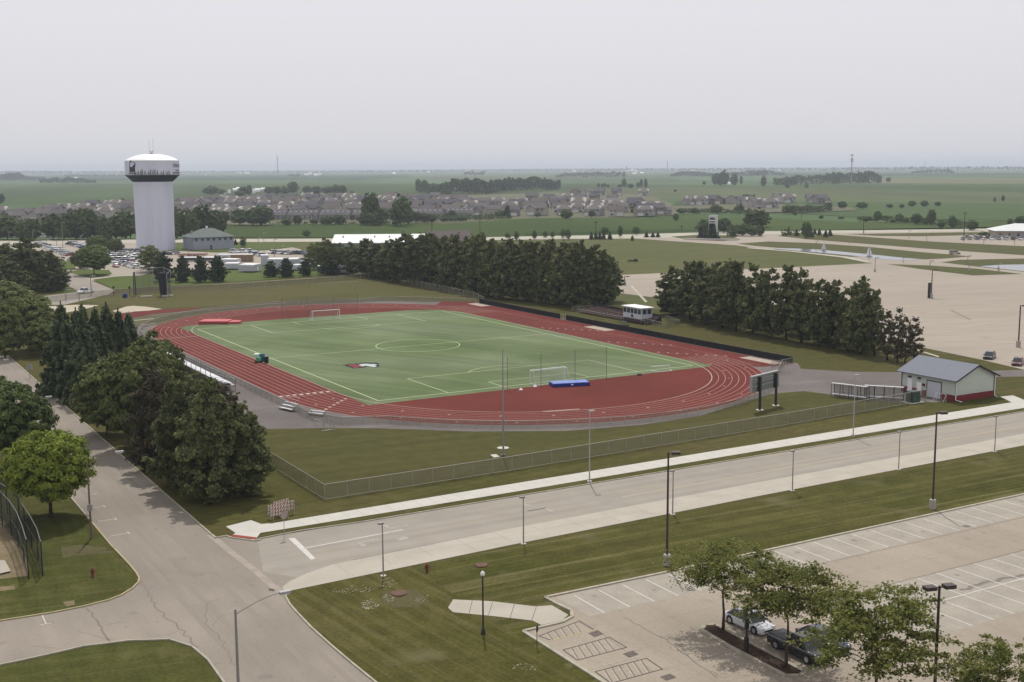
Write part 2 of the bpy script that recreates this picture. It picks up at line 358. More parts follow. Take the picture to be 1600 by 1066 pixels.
# sidewalk
S('sidewalk', ZZ([(353, 823), (392, 813), (408, 819), (425, 818)]) + [(-7.9, -57.6), (34.6, -57.2), (87.5, -56.6)] + ZZ([(1563, 620), (1583, 618), (1612, 630)]) + [(160, -58), (160, -60.9), (31.5, -60.4), (-10, -60.9)] + ZZ([(407, 833), (400, 842), (362, 837), (368, 833)]), g_walk, .02)
S('tactile_strip', ZZ([(360, 838.5), (400, 843), (401, 840), (364, 835.5)]), mat('tactile_red', A(176, 92, 84), .9, .1), .026)
jm = mat('joint', A(200, 194, 182), .9, .1); mb = MB()
for x in np.arange(-36, 86, 1.8): mb.strip([(x, -57.9), (x+.02, -60.5)], .04, G0+.026)
struct('sidewalk_joint', mb, jm)
# kerbs (real steps)
def kerb(pts, m=g_kerb, w=.17, h=.12):
    mb = MB()
    for a, b in zip(pts[:-1], pts[1:]):
        a = Vector(a); b = Vector(b); t = (b-a)
        if t.length < .01: continue
        t.normalize(); n = Vector((-t.y, t.x))*w/2; e = t*.01
        q = [a-n-e, b-n+e, b+n+e, a+n-e]
        mb.prism([(p.x, p.y) for p in q], G0-.02, G0+h)
    return struct('kerb', mb, m)
kerb([(-55.7, 160), (-55.7, -46)]); kerb([(-55.7, -46)] + left_kerb_a[1:], g_kerby)
kerb(low_kerb); kerb(right_low); kerb(right_up[2:]); kerb(ZZ([(403, 843), (470, 830)]) + [(-30, -62.8), (-11.4, -62.8), (12, -62.7), (160, -62.3)])
kerb(ZZ([(355, 838.5), (362, 841), (400, 846), (408, 844)]))
# ---- paint on the street
mb = MB().sheet(ZZ([(450.5, 841.5), (461, 841), (493, 873), (486, 875)]), G0+.022)
mb.strip(ZZ([(476, 857), (629, 828)]), .22, G0+.022)
struct('road_marking', mb, g_paint)
mb = MB()
mb.strip([(-38, -69.2), (20, -68.1), (70, -67.4), (160, -66.8)], .16, G0+.022)
mb.strip([(0, -69.6), (70, -69.2), (160, -68.6)], .5, G0+.0225)
struct('road_marking', mb, g_tan)
def arrow(mb, c, a, s=1, turn=1, z=.022):
    def T(p): x, y = p[0]*s, p[1]*s*turn; return (c[0]+x*math.cos(a)-y*math.sin(a), c[1]+x*math.sin(a)+y*math.cos(a))
    mb.sheet([T(p) for p in [(-1.6, -.12), (.2, -.12), (.2, .6), (-.05, .6), (.35, 1.2), (.75, .6), (.5, .6), (.5, -.38), (-1.6, -.38)]], G0+z)
mb = MB(); arrow(mb, Z(568, 848), PI, 1.1, 1); arrow(mb, Z(612, 824), PI, 1.1, -1)
arrow(mb, Z(849, 796), 0, 1.2, -1); arrow(mb, Z(823, 787), PI, 1.1, 1)
mb.sheet(ZZ([(618, 842), (633, 838), (640, 841), (626, 845)]), G0+.022)
struct('road_marking', mb, g_fade)
# parking ticks on the west road
mb = MB()
for (a, b, c) in [((144, 773), (151, 771), None), ((145, 794), (163, 791), 1), ((152, 815), (181, 811), 1), ((172, 838), (201, 833), 1), ((66, 962), (72, 975), 2)]:
    A_, B_ = Z(*a), Z(*b); mb.strip([A_, B_], .1, G0+.016)
    if c: d = Vector((B_[0]-A_[0], B_[1]-A_[1])).normalized(); n = Vector((-d.y, d.x))*.45; mb.strip([(B_[0]-n.x, B_[1]-n.y), (B_[0]+n.x, B_[1]+n.y)], .1, G0+.0165)
struct('road_marking', mb, g_paint)
# cracks and tar seams
def crack(pts, w=.09, m=None, amp=.25, dz=.0135, seg=.7):
    mb = MB(); out = []
    for a, b in zip(pts[:-1], pts[1:]):
        a = Vector(a); b = Vector(b); k = max(2, int((b-a).length/seg)); n = Vector((-(b-a).y, (b-a).x)).normalized()
        for i in range(k): out.append(a+(b-a)*i/k+n*random.uniform(-amp, amp))
    out.append(Vector(pts[-1])); mb.strip(out, w, G0+dz); struct('road_crack', mb, g_patch)
crack(ZZ([(222, 908), (250, 955), (290, 992), (310, 1012)]), .16); crack(ZZ([(137, 950), (152, 972), (166, 990), (172, 1003)]), .2, amp=.2)
crack(ZZ([(325, 940), (320, 973), (345, 1000), (368, 1040)]), .1); crack(ZZ([(235, 893), (275, 895), (345, 896)]), .1)
crack(ZZ([(165, 978), (195, 972)]), .1); crack(ZZ([(50, 1010), (85, 1013)]), .09)
crack(ZZ([(330, 980), (345, 965), (385, 950)]), .07); crack(ZZ([(120, 985), (180, 1000)]), .07)
# mown verge patches: dry earth, old repair scars
for i, (pts, nm) in enumerate([([(560, 938), (590, 930), (615, 940), (605, 958), (575, 952)], 'bare_dirt'), ([(585, 900), (615, 902), (612, 915), (590, 917)], 'bare_dirt')]): pass
mb = MB()
def blobs(mb, cx, cy, rx, ry, n, s, z):
    for _ in range(n):
        a = random.uniform(0, 2*PI); r = math.sqrt(random.random()); v = P(cx+rx*r*math.cos(a), cy+ry*r*math.sin(a), G0); q = s*random.uniform(.4, 1.2)
        mb.sheet([(v.x+q*math.cos(t)*random.uniform(.6, 1.2), v.y+q*math.sin(t)*random.uniform(.6, 1.2)) for t in np.arange(0, 2*PI, PI/3)], G0+z+random.uniform(0, .003))
for c in [(535, 923, 18, 5, 60, .12), (565, 920, 25, 6, 70, .13), (608, 910, 14, 8, 60, .12), (578, 945, 14, 8, 160, .14), (608, 934, 10, 6, 60, .13), (660, 935, 12, 8, 60, .1), (820, 1043, 20, 6, 60, .12), (1040, 900, 0.1, .1, 1, .1)]:
    blobs(mb, c[0], c[1], c[2], c[3], c[4]//2, c[5]*.6, .02)
struct('gravel_scatter', mb, mat('pale_gravel', A(190, 182, 160), .95, .1, n=[(1, .2, None)]))
S('bare_ground', ZZ([(600, 925), (650, 920), (668, 935), (655, 948), (618, 950), (596, 940)]), mat('thin_grass', A(112, 104, 78), .95, .05, n=[(.8, .6, A(96, 98, 54), 0, 6), (3, .15, None)]), .008)
S('bare_ground', ZZ([(95, 855), (130, 851), (178, 858), (175, 864), (120, 868), (98, 872)]), MATS['thin_grass'], .008)
S('bare_ground', ZZ([(0, 917), (22, 915), (24, 921), (0, 924)]), g_dirt, .008)
S('bare_ground', ZZ([(98, 941), (116, 938), (117, 945), (104, 948)]), g_dirt, .008)
# ---- lower right parking lot
S('parking_lot', ZZ([(852, 934), (870, 944), (892, 955), (893, 964), (878, 972), (820, 986)]) + [(-31.2, -99.2), (-31.2, -150), (60, -190), (150, -190), (150, -93.4), (1, -93.4)], g_lot, .010)
S('parking_bay', [(-24.5, -93.5), (-24.5, -99.0), (120, -99.2), (120, -93.5)], g_stall, .014)
S('parking_bay', [(0.5, -107), (-8.5, -112.1), (-4, -117.6), (120, -117.6), (120, -107)], g_stall, .014)
lotk = ZZ([(820, 986.5), (878, 973), (894, 964.5), (893, 955), (870, 944), (852, 934)])
kerb([(-31.2, -150), (-31.2, -99)] + lotk + [(-11.6, -93.4), (160, -93.5)], w=.3)
mb = MB()
for i in range(46): mb.strip([(-22.8+2.7*i, -94.0), (-22.9+2.7*i, -99.0)], .13, G0+.018)
for i in range(32):
    x = 1.9+2.7*i; mb.strip([(x, -107.0), (x, -117.6)], .13, G0+.018)
mb.strip([(2, -112.2), (100, -112.4)], .13, G0+.0185)
struct('stall_marking', mb, g_paint)
crack([(1, -99.3), (30, -99.4), (60, -99.5)], .10, amp=.05, dz=.017); crack([(.5, -106.8), (30, -106.8), (60, -106.9)], .12, amp=.05, dz=.017)
crack(ZZ([(975, 965), (1040, 1000), (1120, 1060)]), .12, amp=.12, dz=.013); crack(ZZ([(1500, 922), (1540, 912), (1600, 898)]), .5, amp=.3, dz=.017)
crack(ZZ([(905, 968), (940, 990), (980, 1020), (1020, 1050)]), .06, amp=.06, dz=.013)
# accessible bays with hatching at the left end
hatch = MB(); dark = MB(); yel = MB()
def hbox(q, n=7):
    a, b, c, d = [Vector(Z(*p)) for p in q]
    for e, g in ((a, b), (b, c), (c, d), (d, a)): dark.strip([e, g], .12, G0+.022)
    for i in range(1, n): s0 = a.lerp(b, i/n); s1 = d.lerp(c, max(0, (i-1)/n)); hatch.strip([s0, s1], .10, G0+.020); dark.strip([s0+Vector((.16, 0)), s1+Vector((.16, 0))], .06, G0+.0215)
hbox([(880, 1016), (952, 996), (979, 1012), (902, 1032)]); hbox([(930, 1050), (1010, 1029), (1035, 1046), (955, 1068)])
hbox([(842, 994), (905, 971), (928, 985), (862, 1001)], 6)
yel.strip(ZZ([(858, 1002), (932, 984)]), .12, G0+.024); yel.strip(ZZ([(903, 966), (918, 975)]), .1, G0+.024)
hatch.strip(ZZ([(920, 1046), (1002, 1025)]), .12, G0+.024)
struct('stall_marking', hatch, mat('worn_hatch', A(208, 200, 184), .8, .2, n=[(2, .7, A(188, 176, 160), 0, 4, (.4, .6))])); struct('stall_marking', dark, mat('dark_paint', A(112, 102, 98), .8, .2)); struct('stall_marking', yel, mat('yellow_paint', A(214, 196, 150), .8, .2))
mb = MB()
for q in [[(919, 990), (934, 985), (943, 991), (929, 996)], [(973, 1022), (989, 1017), (998, 1023), (983, 1028)], [(1031, 1058), (1047, 1053), (1057, 1059), (1041, 1064)]]: mb.sheet(ZZ(q), G0+.024)
struct('stall_marking', mb, mat('bay_symbol', A(112, 98, 92), .8, .2, n=[(4, .4, A(150, 140, 130))]))
# path stub up to the lot
S('path', ZZ([(700, 950), (708, 937), (770, 940), (838, 948), (862, 946), (888, 961), (878, 970), (846, 977), (832, 970), (770, 963), (708, 957)]), g_conc, .02)
mb = MB()
for a, b in [((738, 939), (733, 959)), ((770, 941), (763, 962)), ((804, 944), (797, 966)), ((838, 949), (831, 969))]: mb.strip(ZZ([a, b]), .05, G0+.026)
struct('path_joint', mb, mat('joint_dark', A(120, 110, 98), .9, .1))
# planted island under the trees
isl = ZZ([(1096, 985), (1102, 978), (1118, 977), (1150, 994), (1258, 1051), (1250, 1056), (1228, 1057), (1140, 1011)])
kerb(isl+[isl[0]], w=.34); S('planting_bed', isl, g_mulch, .09)
# ---- stadium: grey asphalt apron, red track, turf
S('asphalt_apron', [(-17.2, 130), (-17.2, 40), (-27, 30), (-29.6, -8), (-15.5, -15.2), (-9, -19.5), (2, -29), (14, -36), (26, -38.6), (38, -38), (50, -33.5), (60, -30.2), (66, -31.2), (71, -46), (77, -50), (81, -50), (92, -43), (97, -36), (150, -60), (150, -52), (100, -30), (88, -22), (82, -14), (86, -9), (86, 120), (70, 145), (33, 152), (-5, 142)], g_grey, .004)
S('asphalt_apron', [(-5, 141), (-17.2, 130), (-17.2, 120), (0, 120), (30, 143), (60, 140), (86, 118), (84, 126), (70, 142), (52, 148), (33, 149)], mat('olive_apron', A(112, 108, 84), .95, .05, n=[(.3, .1, None)]), .006)
TX, TY0, TY1, RI = 33.4, 11.0, 95.4, 36.5
def oval(r, n=48): return arc(TX, TY0, r, 180, 360, n)+arc(TX, TY1, r, 0, 180, n)
S('running_track', oval(RI+9.76), g_track, .012)
S('running_track', [(69.5, 118), (69.5, -3), (78, -8.5), (84.3, -8.6), (84.3, 122), (78, 128)], g_track, .016)
S('running_track', oval(RI-.02), g_trackd, .020)
S('running_track', ZZ([(175, 493), (210, 487), (308, 481), (312, 483), (240, 491), (190, 500)]), g_track, .02)
S('turf_pitch', [(-2.9, -2.6), (-2.9, 112), (0, 114), (60, 113.5), (67.4, 110), (70.2, 104), (70.2, -2), (68, -2.6)], g_turf, .024)
mb = MB(); mw = MB()
for i in range(1, 9):
    r = RI+1.22*i
    mb.strip(oval(r), .095, G0+.0225, True)
mw.strip(oval(RI), .14, G0+.028, True)
for i in range(7): mb.strip([(71.1+1.22*i, 116), (71.1+1.22*i, -3+min(0, -i*.6))], .08, G0+.0225)
struct('lane_marking', mw, g_tlinew)
struct('lane_marking', mb, g_tline)
mb = MB()
mb.strip([(-13, 94.5), (-3.2, 94.5)], .25, G0+.026); mb.strip([(-13, 11), (-3.2, 11)], .12, G0+.026)
for i in range(8):
    x = -3.4-1.22*(i+.5); mb.cbox((x, 12.4, G0+.0), (.7, .9, .05)); mb.cbox((x, 4.5-i*1.3, G0), (.5, .6, .05))
for i in range(8):
    for yy in (58, 30, 12): mb.cbox((71.6+1.22*i, yy-i*1.6+5, G0), (.3, .8, .052))
for th in range(186, 354, 12):
    for k in (2, 6):
        r = RI+1.22*k+.6; a = R(th+k*.9); mb.cbox((TX+r*math.cos(a), TY0+r*math.sin(a), G0), (.5, .22, .042))
for th in range(20, 160, 9):
    r = RI+6; a = R(th); mb.cbox((TX+r*math.cos(a), TY1+r*math.sin(a), G0), (.8, .3, .042))
struct('track_marking', mb, g_tlinew)
# pitch lines
W_, L_ = 66.87, 106.6; mb = MB(); zt = G0+.030; lw = .27
mb.strip([(0, 0), (W_, 0)], lw, zt); mb.strip([(0, L_), (W_, L_)], lw, zt); mb.strip([(0, 0), (0, L_)], lw, zt+.001); mb.strip([(W_, 0), (W_, L_)], lw, zt+.001)
mb.strip([(0, L_/2), (W_, L_/2)], lw*.8, zt+.002)
mb.strip([(W_/2+9.15*math.cos(t), L_/2+9.15*math.sin(t)) for t in np.linspace(0, 2*PI, 65)[:-1]], lw*.8, zt+.003, True)
for s, y0 in ((1, 0), (-1, L_)):
    for hw, dp in ((20.16, 16.5), (9.16, 5.5)):
        mb.strip([(W_/2-hw, y0), (W_/2-hw, y0+s*dp)], lw*.8, zt+.004); mb.strip([(W_/2+hw, y0), (W_/2+hw, y0+s*dp)], lw*.8, zt+.004)
        mb.strip([(W_/2-hw, y0+s*dp), (W_/2+hw, y0+s*dp)], lw*.8, zt+.005)
    mb.strip([(W_/2+9.15*math.cos(t), y0+s*(11+9.15*math.sin(t))) for t in np.linspace(R(37), R(143), 16)], lw*.8, zt+.006)
struct('pitch_marking', mb, g_turfline)
mb = MB().strip([(2, -21.0), (11.2, -31+.0)] if False else ZZ([(848, 643.5), (905, 639.5)]), .35, G0+.034)
struct('track_marking', mb, g_tlinew)
# painted emblem on the pitch: dark outline, white and red shapes
eb = MB().sheet(ZZ([(533.5, 570.6), (540, 570), (546, 568.6), (552, 569.2), (556, 567.9), (559, 568.8), (563, 567.2), (573, 566.7), (582, 567.2), (587, 566.6), (593, 568.6), (591, 570.8), (594, 572.4), (590, 574.6), (584, 574.9), (574, 573.4), (569, 575), (560, 575.6), (551, 576.2), (547, 574.4), (542, 573.6), (539, 571.8)]), G0+.036)
struct('pitch_emblem', eb, mat('emblem_dark', A(46, 56, 56), .8, .1))
eb = MB().sheet(ZZ([(560, 570.6), (565, 569), (574, 568.7), (580, 569.4), (584, 569), (590, 570.4), (586, 571.2), (589, 573.4), (584, 574.2), (577, 572.9), (572, 571.9), (566, 573)]), G0+.042)
struct('pitch_emblem', eb, mat('emblem_white', A(214, 222, 216), .8, .1))
eb = MB().sheet(ZZ([(543, 570.6), (548, 569.4), (549, 571), (553, 568.6), (557, 570.4), (564, 571.9), (566, 573.6), (560, 574.2), (556, 575.6), (551, 575), (552, 573.2), (546, 572.6)]), G0+.046)
struct('pitch_emblem', eb, mat('emblem_red', A(150, 70, 72), .8, .1))
# sand pits and throwing sector
mb = MB()
for y0, y1 in ((50, 59.2), (-7.5, 2.6), (110.4, 118.6)): mb.sheet(rect(81.0, 84.0, y0, y1), G0+.022)
struct('sand_pit', mb, mat('pit_cover', A(206, 190, 174), .9, .1, n=[(1, .06, None)]))
S('sand_pit', ZZ([(176, 486), (198, 479), (208, 478), (228, 479.5), (254, 483), (228, 486), (184, 490)]), g_sand, .02)
S('sand_pit', ZZ([(77, 479), (118, 476.5), (155, 477), (130, 484), (100, 489), (80, 486)]), g_sand, .02)
mb = MB()
for q in [[(210, 501), (240, 498)], [(222, 508), (243, 505.5)]]: mb.strip(ZZ(q), .9, G0+.016)
struct('throwing_pad', mb, g_sand)
# concrete discs and pads in the grass
mb = MB(); v = P(786, 700, G0); mb.sheet(arc(v.x, v.y, .85, 0, 330, 11), G0+.03); mb.sheet(ZZ([(766, 711), (775, 710), (781, 714), (772, 715.5)]), G0+.03)
struct('concrete_pad', mb, g_walk)
mb = MB().sheet(ZZ([(0, 878), (8, 878.5), (17, 895), (0, 899)]), G0+.18); struct('concrete_pad', mb, g_conc)
S('dirt_infield', [Z(-60, 800), Z(5, 812), Z(45, 880), Z(45, 900), Z(0, 905), Z(-60, 915)], g_dirt, .008)
mb = MB()
for c, rr in (((623, 928), .75), ((752, 884), .65)): v = P(*c, G0); mb.lathe([(rr, G0-.02), (rr, G0+.1), (rr*.8, G0+.14)], 14, (v.x, v.y))
struct('manhole_cover', mb, mat('rust_brown', A(122, 92, 76), .8, .2, n=[(3, .2, None)]))

# joints in the concrete shoulder and the parking slabs, storm grate, oil spots
mb = MB()
for x in np.arange(-38, 120, 4.6): mb.strip([(x, -73.6), (x+.02, -77.5)], .05, G0+.0215)
mb.strip([(-30, -75.6), (120, -74.8)], .04, G0+.022)
struct('slab_joint', mb, mat('shoulder_joint', A(184, 174, 158), .9, .1))
mb = MB()
for y in np.arange(-119, -99.6, 4.2): mb.strip([(-26, y-.6), (40, y-.9)], .035, G0+.0125)
for x in np.arange(-24, 40, 5.4): mb.strip([(x, -99.4), (x+.3, -135)], .035, G0+.0128)
struct('slab_joint', mb, mat('lot_joint', A(166, 152, 138), .9, .1))
mb = MB().sheet(ZZ([(419, 920), (427, 920.5), (430, 924), (421, 923.5)]), G0+.024); struct('storm_grate', mb, mat('grate', A(98, 92, 88), .8, .2))
mb = MB(); ro = random.Random(9)
for i in range(60):
    x = -21.4+2.7*ro.randrange(40)+ro.uniform(-.3, .3); y = ro.choice((-95.3, -97, -108.5, -110.2, -114.2, -115.8))+ro.uniform(-.4, .4); q = ro.uniform(.12, .38)
    mb.sheet([(x+q*math.cos(t)*ro.uniform(.7, 1.2), y+q*math.sin(t)*ro.uniform(.7, 1.4)) for t in np.arange(0, 2*PI, PI/5)], G0+.0195+i*1e-5)
struct('oil_stain', mb, mat('oil_stain', A(158, 147, 134), .8, .2, n=[(3, .5, A(176, 166, 152))]))
# tyre-polished tracks on the west road
for x in (-53.9, -52.2, -49.4, -47.7):
    struct('wheel_track', MB().strip([(x, 150), (x, 0), (x+.05, -60), (x+.3, -110)], .55, G0+.0118+abs(x)*1e-5), mat('wheel_track', A(163, 152, 138), .85, .2, n=[(.2, .5, A(168, 158, 144), 0, 5)]))

# faint bay lines, patches and drips on the far pale lot
mb = MB(); fl = random.Random(4)
for r in range(7):
    y0 = 20+r*17
    for k in range(26):
        x = 150+k*2.8+r*3
        if fl.random() < .8: mb.strip([(x, y0), (x+fl.uniform(-.1, .1), y0+4.8)], .12, G0+.032)
struct('stall_marking', mb, mat('nearly_gone_paint', A(198, 188, 172), .9, .1, n=[(.3, .8, A(190, 178, 162), 0, 4, (.4, .6))]))
mb = MB()
for i in range(70):
    x = 130+fl.uniform(0, 160); y = fl.uniform(-30, 160); q = fl.uniform(.3, 1.3)
    mb.sheet([(x+q*math.cos(t)*fl.uniform(.6, 1.5), y+q*math.sin(t)*fl.uniform(.5, 1.1)) for t in np.arange(0, 2*PI, PI/5)], G0+.0335+i*2e-5)
struct('oil_stain', mb, mat('lot_stain', A(178, 166, 150), .9, .1, n=[(1, .6, A(190, 178, 162))]))
# ---- ring road, campus entrance, big pale lot, ponds (right side, far)
q = [(985, 366.4), (1090, 363.6), (1200, 361.4), (1400, 359.3), (1500, 358.2), (1600, 356.3), (1900, 352), (1900, 470), (1700, 640), (1600, 578), (1532, 562), (1440, 543), (1200, 500), (1025, 465.5), (962, 457.5), (966, 430), (1200, 419.5), (1362, 411.5), (1320, 401), (1240, 394), (1200, 390), (1150, 383.6), (1050, 377), (985, 372.5)]
S('pavement', ZZ(q), g_biglot, .02)
S('road', ZZ([(-60, 377), (200, 374.6), (360, 373.6), (470, 373.2), (740, 371.2), (800, 370), (920, 368), (990, 366.3), (1090, 363.6), (1200, 361.4), (1500, 358.2), (1600, 356.3), (1900, 352), (1900, 356), (1600, 360), (1500, 361.6), (1330, 363.8), (1200, 366), (1100, 368.8), (1060, 371.2), (985, 373), (920, 373.2), (800, 375), (740, 376), (470, 378), (360, 378.6), (200, 380), (-60, 384)]), g_farroad, .03)
isl_ = [
 [(1048, 370), (1087, 367.4), (1140, 368), (1157, 374.6), (1130, 377), (1077, 374.8)],
 [(1152, 381), (1200, 377.6), (1275, 380.2), (1360, 386.2), (1437, 394), (1480, 397.5), (1517, 401), (1480, 404), (1445, 405.6), (1380, 400), (1325, 394.5), (1275, 390), (1215, 387.5), (1180, 384.6)],
 [(1322, 366), (1500, 363.2), (1545, 363), (1548, 367), (1440, 369.5), (1375, 369)],
 [(1215, 369), (1240, 364), (1300, 366.6), (1350, 370.2), (1450, 377.4), (1600, 385), (1900, 398), (1900, 412), (1600, 399), (1500, 392.4), (1450, 389), (1362, 382), (1270, 374.8)],
 [(1471, 410.2), (1500, 406.2), (1600, 404.2), (1750, 404), (1750, 436), (1600, 425), (1540, 418.5)],
 [(1387, 413), (1450, 415), (1525, 420), (1597, 428.4), (1520, 430.6), (1440, 421)],
 [(1215, 389), (1275, 391), (1325, 396), (1360, 400.8), (1320, 401.6), (1240, 394.6), (1200, 390.6)],
]
for i in isl_: S('grass_island', ZZ(i), mat('island_grass', A(104, 102, 66), .95, .05, n=[(.03, .5, A(92, 100, 56), 0, 5), (.4, .08, None)]), .05)
S('pond', ZZ([(1203, 388.4), (1240, 388.6), (1275, 390), (1325, 394.6), (1380, 399.8), (1417, 404), (1441, 406), (1400, 407), (1372, 404.6), (1330, 399.6), (1290, 396), (1240, 391.6)]), g_water, .08)
S('pond', ZZ([(1530, 416.5), (1562, 414.2), (1600, 413.6), (1760, 413), (1760, 431), (1640, 427), (1600, 424.4), (1560, 420)]), g_water, .08)
S('path', ZZ([(1170, 387), (1240, 392.6), (1325, 401.5), (1362, 410), (1355, 411), (1315, 402.6), (1235, 393.6), (1165, 388)]), g_farroad, .09)
# seams and stains across the pale lot
def far_strip(pts, w, m, dz=.03): return struct('lot_seam', MB().strip(ZZ(pts), w, G0+dz), m)
sm = mat('lot_seam_mat', A(158, 146, 130), .9, .1, n=[(.1, .5, A(180, 168, 150))])
far_strip([(966, 438), (1100, 433), (1250, 436), (1380, 441)], .5, sm); far_strip([(1375, 485), (1440, 490), (1520, 494), (1600, 497)], .4, sm)
far_strip([(1486, 485), (1516, 500)], .9, sm, .034); far_strip([(966, 453), (1025, 449), (1060, 452)], .4, sm)
for k in range(14): y = 425+k*9.5; far_strip([(1180+k*14, y-4), (1400, y+2), (1620, y+9)], .18, sm, .028)
mb = MB()
for k in range(10): mb.strip(ZZ([(1502+k*4.2, 512-k*.6), (1506+k*4.2, 508-k*.6)]), .25, G0+.03)
struct('stall_marking', mb, g_fade)
# grassy bank lines left of the press box path
S('path', ZZ([(985, 447), (988, 446), (1012, 472), (1008, 473)]), g_farroad, .03)
S('path', ZZ([(1430, 547), (1432, 546), (1468, 557), (1466, 558.5)]), g_farroad, .03)
# ---- left middle distance: campus lots and service road
S('parking_lot', ZZ([(-60, 386), (50, 382), (75, 379.8), (140, 379.2), (215, 379.4), (218, 385), (262, 392), (340, 395), (422, 391), (457, 386.5), (470, 390), (485, 398), (505, 402), (500, 425), (478, 409), (330, 420), (240, 424), (212, 434), (180, 437), (138, 439), (100, 422), (86, 418), (78, 407), (55, 392), (-60, 396)]), mat('far_lot', A(192, 182, 166), .9, .1, n=[(.03, .08, None, 0, 5)]), .02)
S('road', ZZ([(78, 407), (100, 418), (118, 424), (141, 438), (180, 454), (170, 460), (125, 471), (98, 477), (70, 476), (66, 463), (100, 459), (125, 456), (104, 446), (86, 430), (72, 416)]), mat('far_asphalt', A(176, 168, 156), .9, .1, n=[(.05, .08, None)]), .03)
for pl in [[(86, 409), (117, 406.5), (118, 421), (101, 422.4), (90, 416)], [(75, 396), (94, 402), (78, 405.5), (74, 402)], [(146, 437), (180, 432.5), (240, 430), (330, 422), (480, 411), (505, 427), (505, 431), (180, 453)], [(104, 425), (130, 421), (170, 422), (175, 428), (160, 433), (140, 435)], [(70, 456), (104, 448), (124, 455), (100, 459)], [(280, 381), (470, 379.4), (457, 385.6), (422, 390), (340, 393), (262, 390), (218, 383), (215, 381)]]:
    S('grass_island', ZZ(pl), mat('far_green_lawn', A(104, 118, 62), .95, .05, n=[(.03, .4, A(92, 106, 52), 0, 5), (.3, .08, None)]), .05)
# concrete kerb line along the throwing field
struct('kerb', MB().strip(ZZ([(183, 455), (240, 451), (340, 444), (500, 434), (590, 431)]), .5, G0+.02), g_kerb)
struct('kerb', MB().strip(ZZ([(128, 464), (180, 460), (260, 455), (360, 452), (480, 443.5), (560, 440)]), .4, G0+.02), g_kerb)
S('lawn', ZZ([(128, 470), (180, 457), (260, 452.5), (400, 443), (560, 433), (592, 433), (745, 463), (760, 472), (600, 466), (480, 467), (340, 478), (250, 482), (150, 474)]), mat('throwing_field_grass', A(106, 100, 64), .95, .05, n=[((.02, .3, 1), .10, None, R(20), 3), (.02, .5, A(98, 104, 56), 0, 5), (.5, .06, None)]), .008)
# ---------------------------------------------------------------- foliage
def AL(r, g, b): return tuple(v*k for v, k in zip(A(r, g, b), (2.2, 2.08, 1.9)))
PINE1, PINE_LIT = AL(48, 56, 36), AL(100, 108, 70)  # the paler tone paints sunlit highlights into the needle clumps
lf_pine = leafmat('pine_needles', PINE1, PINE_LIT, .9, .12)
lf_pineb = leafmat('brownish_pine_needles', AL(54, 54, 42), AL(88, 82, 66), .9, .12)
lf_spruce = leafmat('spruce_needles', AL(60, 72, 54), AL(72, 86, 60), .6, .12)
lf_broad = leafmat('broad_leaves', AL(64, 75, 42), AL(92, 101, 60), .6, .12)
lf_dark = leafmat('dark_leaves', AL(66, 80, 46), AL(84, 100, 54), .6, .12)
lf_bright = leafmat('bright_leaves', AL(82, 98, 37), AL(116, 130, 52), .9, .14, .02)
lf_locust = leafmat('locust_leaves', AL(76, 87, 42), AL(108, 111, 60), .8, .3, .05)
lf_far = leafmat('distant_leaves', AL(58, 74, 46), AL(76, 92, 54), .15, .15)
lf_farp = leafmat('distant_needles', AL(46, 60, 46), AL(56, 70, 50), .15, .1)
bark = mat('bark', A(96, 84, 70), .95, .1, n=[((3, 3, .8), .25, None)])
barkd = mat('dark_bark', A(70, 62, 54), .95, .1)

def leaves(cent, nrm, size, lean=.5, aspect=1.4, jit=.5, rng=RNG):
    "rhombic leaf sprays: cent (n,3), nrm (n,3) preferred facing -> mesh arrays"
    n = len(cent); nr = nrm*lean+rng.normal(size=(n, 3))*jit; nr /= np.linalg.norm(nr, axis=1, keepdims=True)+1e-9
    a = rng.normal(size=(n, 3)); u = np.cross(nr, a); u /= np.linalg.norm(u, axis=1, keepdims=True)+1e-9; v = np.cross(nr, u)
    s = size*rng.uniform(.55, 1.25, (n, 1)) if np.isscalar(size) else size[:, None]*rng.uniform(.55, 1.25, (n, 1))
    p = np.stack([cent-u*s*.5*aspect, cent-v*s*.5, cent+u*s*.5*aspect, cent+v*s*.5], 1).reshape(-1, 3)
    return p
def leafmesh(name, p, m):
    n = len(p)//4; me = bpy.data.meshes.new(name)
    me.vertices.add(len(p)); me.vertices.foreach_set('co', p.astype(np.float32).ravel())
    me.loops.add(n*4); me.loops.foreach_set('vertex_index', np.arange(n*4, dtype=np.int32))
    me.polygons.add(n); me.polygons.foreach_set('loop_start', np.arange(0, n*4, 4, dtype=np.int32))
    me.materials.append(m); me.update(); me.validate(); return me
def sph(n, rng=RNG):
    v = rng.normal(size=(n, 3)); return v/np.linalg.norm(v, axis=1, keepdims=True)
